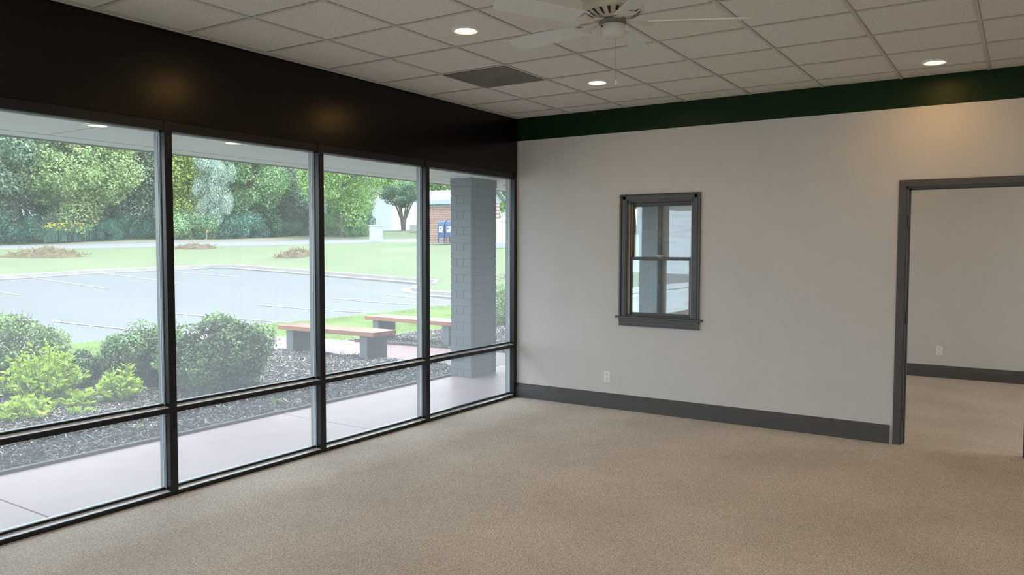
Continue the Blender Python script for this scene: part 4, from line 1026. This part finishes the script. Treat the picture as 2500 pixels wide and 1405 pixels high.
while k <= ov + 0.01:
    b.add([(k - .02, -ov, ze), (k + .02, -ov, ze), (k + .02, yr, zr), (k - .02, yr, zr), (k - .02, -ov, ze + .05), (k + .02, -ov, ze + .05), (k + .02, yr, zr + .05), (k - .02, yr, zr + .05)],
          [(0, 1, 5, 4), (1, 2, 6, 5), (3, 0, 4, 7), (4, 5, 6, 7), (2, 3, 7, 6)]); k += 0.42
b.build('standing_seam', M['greytrim'], rf)
b = MB(); b.box(-L - ov - .02, ov + .02, -ov - 0.03, -ov, ze - 0.22, ze + 0.02); b.box(-L - ov, ov, -ov, 0, ze - 0.2, ze - 0.16)
b.box(-L - 0.02, 0.02, -0.02, 0.02, 2.1, 2.32); b.build('fascia', M['greytrim'], e)
b = MB(); b.add([(0.02, 0, 2.25), (0.02, Wk, 2.25), (0.02, Wk + ov * .8, ze - .06), (0.02, yr, zr - .06), (0.02, -ov * .8, ze - .06), (-L - .02, 0, 2.25), (-L - .02, Wk, 2.25), (-L - .02, Wk + ov * .8, ze - .06), (-L - .02, yr, zr - .06), (-L - .02, -ov * .8, ze - .06)],
             [(0, 1, 2, 3, 4), (9, 8, 7, 6, 5), (0, 4, 9, 5), (4, 3, 8, 9), (3, 2, 7, 8), (2, 1, 6, 7), (1, 0, 5, 6)]); b.build('gable', M['metalroof'], e)

# blue mail collection boxes in front of the kiosk
def textmesh(name, body, size, m, parent, loc, rot, ext=0.002):
    cu = bpy.data.curves.new(name, 'FONT'); cu.body = body; cu.size = size; cu.extrude = ext; cu.align_x = 'CENTER'; cu.align_y = 'CENTER'
    t = bpy.data.objects.new(name, cu); COL.objects.link(t)
    dg = bpy.context.evaluated_depsgraph_get(); me = bpy.data.meshes.new_from_object(t.evaluated_get(dg)); bpy.data.objects.remove(t)
    o = bpy.data.objects.new(name, me); COL.objects.link(o); me.materials.clear(); me.materials.append(m); o.parent = parent; o.location = loc; o.rotation_euler = rot
    return o
M['paper'] = mat('white_label', (0.75, 0.78, 0.8), 0.6)
def mailbox(x, y, label):
    e = empty('mail_collection_box', (x, y, kz + 0.02), 0); tag(e, label, 'mailbox', 'blue mail collection boxes')
    w, d = 0.23, 0.30
    pr = [(-d, 0.30), (d, 0.30), (d, 0.95)] + [(d * math.cos(t * math.pi / 12), 0.95 + 0.30 * math.sin(t * math.pi / 12)) for t in range(1, 12)] + [(-d, 0.95)]
    b = MB(); b.prism(pr, -w, w, 'x'); bd = b.build('box_body', M['bluebox'], e, bevel=0.01)
    for sx in (-1, 1):
        for sy in (-1, 1):
            b = MB(); b.box(sx * (w - 0.03) - 0.025, sx * (w - 0.03) + 0.025, sy * (d - 0.04) - 0.025, sy * (d - 0.04) + 0.025, 0, 0.30); b.build('leg', M['bluebox'], e)
    b = MB(); b.box(-0.12, 0.13, -d - 0.012, -d - 0.002, 0.58, 0.90); lb = b.build('label', M['paper'], bd, bevel=0.004)
    # eagle-head mark as on the label
    b = MB(); g = [(-0.09, 0.84), (0.10, 0.84), (0.085, 0.80), (0.03, 0.775), (0.075, 0.77), (0.06, 0.73), (-0.02, 0.755), (-0.07, 0.70), (-0.08, 0.76)]
    b.prism([(p[0], p[1]) for p in g], -d - 0.016, -d - 0.012, 'y'); b.build('eagle_mark', M['bluebox'], bd)
    b = MB(); b.box(-0.17, 0.17, -d * 0.80 - 0.02, -d * 0.72, 1.04, 1.12); b.build('mail_slot', M['dark'], bd)
mailbox(-22.55, 27.42, 'blue mail collection box beside the brick kiosk, left one of two')
mailbox(-22.00, 27.42, 'blue mail collection box beside the brick kiosk, right one half hidden by the column')

# white parcel drop box right of the column, with printed name
def dropbox(x, y, z, rz, label, big=1.0, logo2=False):
    e = empty('parcel_drop_box', (x, y, z), rz); tag(e, label, 'drop box')
    pr = [(-0.30, 0.15), (0.36, 0.15), (0.36, 1.05), (0.34, 1.16), (0.27, 1.24), (0.16, 1.27), (-0.30, 1.27)]
    b = MB(); b.prism([(p, q) for p, q in pr], -0.28, 0.28, 'y'); bd = b.build('box_body', M['whitemetal'], e, bevel=0.01)
    b = MB(); b.box(-0.34, 0.40, -0.32, 0.32, -0.15, 0.15); b.build('plinth', M['concrete'], e, bevel=0.01)
    b = MB(); b.box(0.35, 0.375, -0.2, 0.2, 0.95, 1.02); b.build('slot', M['greytrim'], bd)
    textmesh('lettering', 'FedEx', 0.17 * big, M['ink'], bd, (0.12, -0.283, 1.13), (math.radians(90), 0, 0))
    return e
dropbox(-16.50, 24.45, 1.74, math.radians(6), 'white curved-top parcel drop box with grey lettering right of the column')
# white notice cabinet edge left of the column
x, y = -19.55, 24.75; z = hz(x, y); e = empty('notice_cabinet', (x, y, z + 0.05), 0.3); tag(e, 'white upright cabinet edge in front of the mailboxes, mostly hidden by the column', 'cabinet')
b = MB(); b.box(-0.02, 0.52, -0.2, 0.2, 0.45, 1.62); b.build('cabinet_body', M['whitemetal'], e, bevel=0.01)
b = MB(); b.tube([(0.3, 0, -0.2), (0.3, 0, 0.47)], 0.05, 10); b.build('post', M['greytrim'], e)
